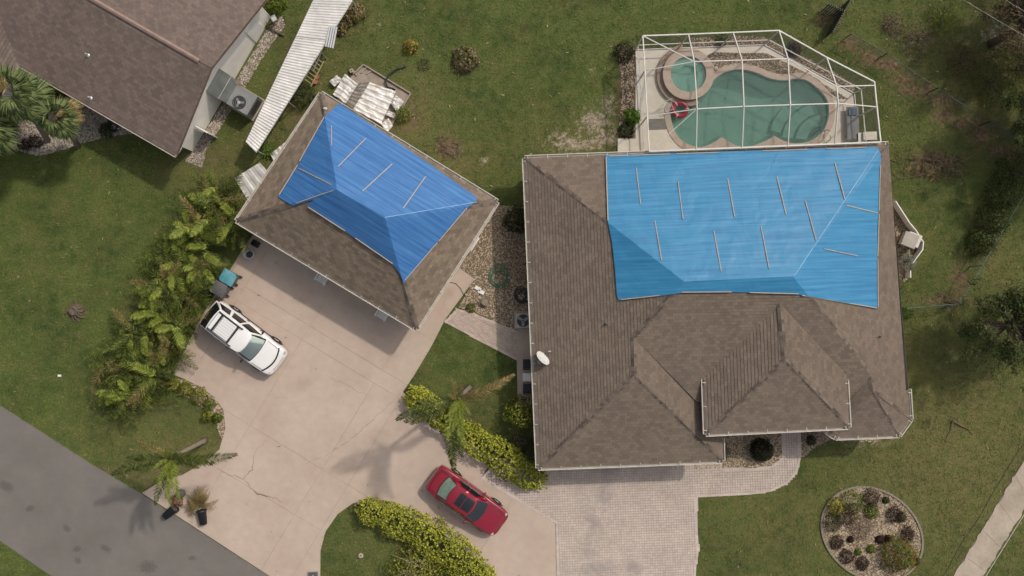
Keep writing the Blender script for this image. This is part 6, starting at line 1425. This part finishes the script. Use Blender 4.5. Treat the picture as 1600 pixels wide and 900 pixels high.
hz = thing('drain_hose', 'thin dark hose trailing across the garage side slab', 'hose', P(720, 448)); MB().tube([P(703, 441, .05), P(712, 443, .05), P(719, 450, .05), P(723, 458, .05), P(727, 462, .05)], .014, 6).build('hose', HOSED, hz); MB().lathe(P(703, 441, .03), [(.03, 0), (.03, .05)], 8).build('fitting', CHROME, hz)
hb = thing('wall_box', 'white box mounted under the east eave of the garage', 'wall box', P(739, 382)); d_ = (gR-gB).normalized(); d_.z = 0
MB().bar(P(733, 390, 1.9), P(746, 370, 1.9), .3, .4).build('box', WHITEP, hb, bevel=.02); MB().bar(P(734, 389, 2.12), P(745, 371, 2.12), .2, .02).build('lid', GUTTER, hb)
cu = thing('condenser_unit', 'beige air conditioning condenser beside the west house wall', 'air conditioner', P(817, 500), )
c = P(817, 500); MB().box((c.x, c.y, .06), (1.0, 1.0, .1)).build('pad', WALK, cu); MB().box((c.x, c.y, .5), (.84, .84, .78)).build('cabinet', mat('condenser_beige', lin(150, 142, 128), lin(166, 158, 144), 3, .5), cu, bevel=.03)
MB().lathe((c.x, c.y, .895), [(.34, 0), (.34, .008)], 24).build('fan_opening', METD, cu)
for k in range(3):
    an = k*2.09+.5; MB().bar(Vector((c.x+.04*math.cos(an), c.y+.04*math.sin(an), .91)), Vector((c.x+.3*math.cos(an), c.y+.3*math.sin(an), .912)), .15, .006).build('fan_blade', METG, cu)
b = MB()
for r in (.12, .22, .32): b.tube([Vector((c.x+r*math.cos(t), c.y+r*math.sin(t), .93)) for t in np.linspace(0, 2*math.pi, 25)], .006, 5)
b.build('fan_guard', METD, cu)
for py_, l in ((568, 'dark patio chair on the side path north of the white table'), (606, 'dark patio chair on the side path south of the white table')):
    c = P(824, py_); ch = thing('patio_chair', l, 'chair', (c.x, c.y, .045), 0, 'dark chairs on the side path')
    MB().box((0, 0, .42), (.5, .5, .06)).build('seat', BLACKP, ch, local=True, bevel=.02); MB().box((.25, 0, .68), (.05, .52, .5)).build('backrest', BLACKP, ch, local=True, bevel=.02)
    for s in (-1, 1):
        MB().box((0, s*.27, .62), (.5, .05, .04)).build('arm', BLACKP, ch, local=True)
        for x in (-.22, .22): MB().box((x, s*.24, .2), (.04, .04, .4)).build('leg', BLACKP, ch, local=True)
c = P(823, 588); tb = thing('side_table', 'small white table between the two dark patio chairs', 'table', (c.x, c.y, .045)); MB().box((0, 0, .45), (.46, .46, .03)).build('table_top', WHITEP, tb, local=True, bevel=.012)
for x in (-.19, .19):
    for y in (-.19, .19): MB().box((x, y, .22), (.035, .035, .44)).build('leg', WHITEP, tb, local=True)
dsh = thing('satellite_dish', 'white satellite dish mounted on the west roof slope', 'satellite dish', on_plane(845, 568, plW))
c = on_plane(843, 566, plW); ax = Vector((.6, .6, .42)).normalized(); q = ax.to_track_quat('Z', 'Y').to_matrix(); dc = c+Vector((.1, .2, .45))
b = MB(); b.grid(lambda u, v: dc+q @ Vector((.44*v*math.cos(2*math.pi*u), .44*v*math.sin(2*math.pi*u), .1*v*v)), 28, 6, 0, 1, .001, 1); o = b.build('dish', mat('dish_grey', lin(196, 194, 188), lin(208, 206, 200), 3, .5), dsh, smooth=True); m_ = o.modifiers.new('t', 'SOLIDIFY'); m_.thickness = .015
MB().tube([c, dc-ax*.02], .025, 8).build('mast', METG, dsh); fe = dc+ax*.5+q @ Vector((0, -.3, 0)); MB().tube([dc+q @ Vector((0, -.4, .1)), fe], .014, 6).build('arm', METG, dsh); MB().bar(fe-Vector((.06, 0, 0)), fe+Vector((.08, 0, .02)), .06, .06).build('receiver', ALU, dsh)
MB().box(c+Vector((0, 0, .02)), (.2, .2, .03)).build('base_plate', METG, dsh)
# ------------------------------------------------------------------ east side
pe = thing('pump_enclosure', 'white low panel enclosure with square lid by the east wall', 'enclosure', P(1418, 375))
def E6(x, y, h=0): return P(1100+x/3.1025, 210+y/3.1025, h)
for a, b in (((918, 325), (985, 430)), ((985, 430), (1015, 465)), ((1015, 465), (1052, 525)), ((1052, 525), (1048, 560)), ((1048, 560), (1000, 625)), ((990, 660), (990, 695))): MB().bar(E6(*a, .35), E6(*b, .35), .05, .6).build('panel', WHITEP, pe)
MB().box(E6(1000, 512, .5), (.75, .72, .9), rz=R(-22)).build('cabinet', GUTTER, pe, bevel=.03); MB().box(E6(1000, 512, .97), (.8, .77, .04), rz=R(-22)).build('lid', mat('lid_beige', lin(150, 142, 130), lin(166, 158, 146), 3, .6), pe, bevel=.01)
db = thing('brush_pile', 'pile of dry branches and palm debris on the east lawn', 'brush pile', P(1455, 257))
for i in range(110):
    a = random.random()*6.28; p = P(1455+random.gauss(0, 24), 257+random.gauss(0, 10), random.uniform(.02, .3)); l = random.uniform(.3, 1.1); e = Vector((math.cos(a), math.sin(a), random.gauss(0, .15)))*l/2
    MB().tube([p-e, p+Vector((random.gauss(0, .05), random.gauss(0, .05), .05)), p+e], [.02, .018, .008], 4).build('branch', L_DEAD if i % 3 else BARKD, db)
for i in range(14): put('frond', random.choice(AR_D), db, P(1455+random.gauss(0, 20), 257+random.gauss(0, 9), .1)-P(1455, 257), random.random()*6.28, .1, random.gauss(0, .6), .5)
for k, (x, y, n_, l) in enumerate(((700, 232, 40, 'torn roots and twigs on the lawn beside the garage'), (1300, 30, 26, 'scattered sticks by the dark fence at the top edge'), (1480, 470, 30, 'dead twigs along the bend of the wire fence'))):
    db = thing('brush_pile', l, 'brush pile', P(x, y))
    for i in range(n_):
        a = random.random()*6.28; p = P(x+random.gauss(0, 13), y+random.gauss(0, 10), random.uniform(.02, .12)); lgt = random.uniform(.2, .7); e = Vector((math.cos(a), math.sin(a), random.gauss(0, .1)))*lgt/2
        MB().tube([p-e, p+Vector((random.gauss(0, .04), random.gauss(0, .04), .03)), p+e], [.018, .016, .006], 4).build('branch', L_DEAD if i % 2 else BARKD, db)
fb = thing('fallen_branch', 'long fallen branch lying on the lawn east of the bay', 'branch', P(1490, 660))
MB().tube([P(1489, 657, .12), P(1500, 664, .1), P(1514, 671, .06), P(1520, 680, .04)], [.04, .035, .03, .01], 6).build('limb', L_DEAD, fb); MB().tube([P(1489, 657, .1), P(1486, 672, .08), P(1476, 690, .05)], [.04, .025, .01], 6).build('limb', BARKD, fb); MB().tube([P(1528, 670, .05), P(1545, 667, .05)], [.015, .008], 5).build('twig', BARKD, fb)
# wire fences
FENCEG = mat('fence_green', lin(64, 92, 84), lin(86, 112, 104), 4, .6)
WIRE = mat('wire_mesh', lin(70, 86, 78), lin(86, 100, 92), 4, .6, alpha=.16)
def fence(label, pts, h, m, wire, posts_every=2.6, name='wire_fence'):
    root = thing(name, label, 'fence', P(*pts[0]))
    for a, b in zip(pts[:-1], pts[1:]):
        a, b = P(*a), P(*b); n = max(1, round((b-a).length/posts_every))
        MB().tube([a+Vector((0, 0, h)), b+Vector((0, 0, h))], .022, 6).build('top_rail', m, root)
        MB().poly([a+Vector((0, 0, .03)), b+Vector((0, 0, .03)), b+Vector((0, 0, h)), a+Vector((0, 0, h))]).build('mesh_panel', wire, root)
        for i in range(n+1): p = a.lerp(b, i/n); MB().tube([p, p+Vector((0, 0, h+.05))], .03, 6).build('post', m, root)
fence('green wire fence beside the east lawn', [(1402, 481), (1482, 474), (1585, 300), (1640, 205)], 1.2, FENCEG, WIRE)
fence('dark wire fence crossing the upper right corner', [(1318, 62), (1372, 92), (1450, 145), (1530, 196), (1600, 240)], 1.1, mat('fence_dark', lin(56, 60, 58), lin(74, 78, 76), 4, .6), WIRE)
gt = thing('picket_gate', 'short dark fence section at the top edge', 'fence', P(1305, 40))
a, b = P(1290, 58), P(1318, 8)
for z in (.25, .95): MB().bar(a+Vector((0, 0, z)), b+Vector((0, 0, z)), .05, .08).build('rail', METD, gt)
for i in range(16): p = a.lerp(b, i/15); MB().bar(p, p+Vector((0, 0, 1.15)), .05, .05).build('picket', METD, gt)
a2 = P(1282, 15)
c_ = a.lerp(b, .62)
for z in (.25, .95): MB().bar(c_+Vector((0, 0, z)), a2+Vector((0, 0, z)), .05, .08).build('rail', METD, gt)
for i in range(8): p = c_.lerp(a2, i/8); MB().bar(p, p+Vector((0, 0, 1.15)), .05, .05).build('picket', METD, gt)
# overhead cables and a hose in the grass
for l, p0, p1, h, r, m, nm, ct in (('pale overhead cable beside the sidewalk', (1505, 960), (1660, 712), 6.0, .018, GUTTER, 'overhead_cable', 'cable'), ('upper overhead wire in the top right corner', (1540, -20), (1680, 62), 6.5, .007, METG, 'overhead_cable', 'cable'), ('lower overhead wire in the top right corner', (1490, -10), (1680, 100), 6.5, .007, METG, 'overhead_cable', 'cable'), ('thin dark drip line lying along the lawn edge before the sidewalk', (1455, 930), (1640, 625), .02, .014, HOSED, 'drip_line', 'hose')):
    a, b = P(*p0, h), P(*p1, h); n = 14; o = MB().tube([a.lerp(b, i/n)+Vector((.05*math.sin(i*1.3)*(h < 1), .05*math.sin(i*2.1)*(h < 1), -.1*4*(i/n)*(1-i/n)*(h > 1))) for i in range(n+1)], r, 6).build(nm, m); tag(o, l, ct, 'overhead cables' if h > 1 else None)
# ------------------------------------------------------------------ grass
N_ = 150000
xy = np.stack([rng.uniform(-31, 31, N_), rng.uniform(-18, 18, N_)], 1); keep = np.ones(N_, bool)
for poly in HARD: keep &= ~in_poly(xy[:, 0], xy[:, 1], [(p[0], p[1]) for p in poly])
bare = np.maximum(field(xy[:, 0], xy[:, 1], SAND), field(xy[:, 0], xy[:, 1], SOIL)); keep &= rng.random(N_) > bare*1.15
xy = xy[keep]; n = len(xy); Vs = []
for k in range(3):
    a = rng.random(n)*6.28; tl = .05+rng.random(n)*.06; w = .012+rng.random(n)*.012; hz_ = .03+rng.random(n)*.045; o = rng.normal(0, .035, (n, 2))
    dx, dy = np.cos(a), np.sin(a); bx_, by_ = xy[:, 0]+o[:, 0], xy[:, 1]+o[:, 1]; z0 = np.zeros(n)
    Vs.append(np.stack([np.stack([bx_-dy*w, by_+dx*w, z0], 1), np.stack([bx_+dy*w, by_-dx*w, z0], 1), np.stack([bx_+dx*tl, by_+dy*tl, hz_], 1)], 1))
Vg = np.concatenate(Vs).reshape(-1, 3); me = np_mesh('grass', Vg, np.arange(len(Vg)).reshape(-1, 3))
at = me.attributes.new('dry', 'FLOAT', 'POINT'); at.data.foreach_set('value', field(Vg[:, 0], Vg[:, 1], DRY).astype(np.float32))
tag(link('grass', me, BLADE), 'short green and browning grass covering the lawns', 'grass', kind='stuff')
# ------------------------------------------------------------------ leaf litter and storm debris, too fine to count
n = 5200; q = np.stack([rng.uniform(-30, 30, n), rng.uniform(-17, 17, n), np.full(n, .05)], 1); k = np.ones(n, bool)
for poly in HARD: k &= ~in_poly(q[:, 0], q[:, 1], [(p[0], p[1]) for p in poly])
q = q[k]; n2 = 500; dq_ = np.array([(p.x, p.y) for p in dp]); lo_d, hi_d = dq_.min(0), dq_.max(0); e = np.concatenate([lo_d+rng.random((n2, 2))*(hi_d-lo_d), np.full((n2, 1), .045)], 1); e = e[in_poly(e[:, 0], e[:, 1], [tuple(v) for v in dq_])][:110]
q = np.concatenate([q, e]); nr = rng.normal(0, .25, q.shape)+np.array([0, 0, 1])
tag(link('leaf_litter', leaf_mesh('leaf_litter', q, nr, .05+rng.random(len(q))**3*.22, .2), leafmat('litter', lin(96, 80, 56), lin(176, 158, 118), lin(132, 114, 82), tr=.05)), 'scattered dry leaves and twigs on the lawns and driveway', 'leaf litter', kind='stuff')
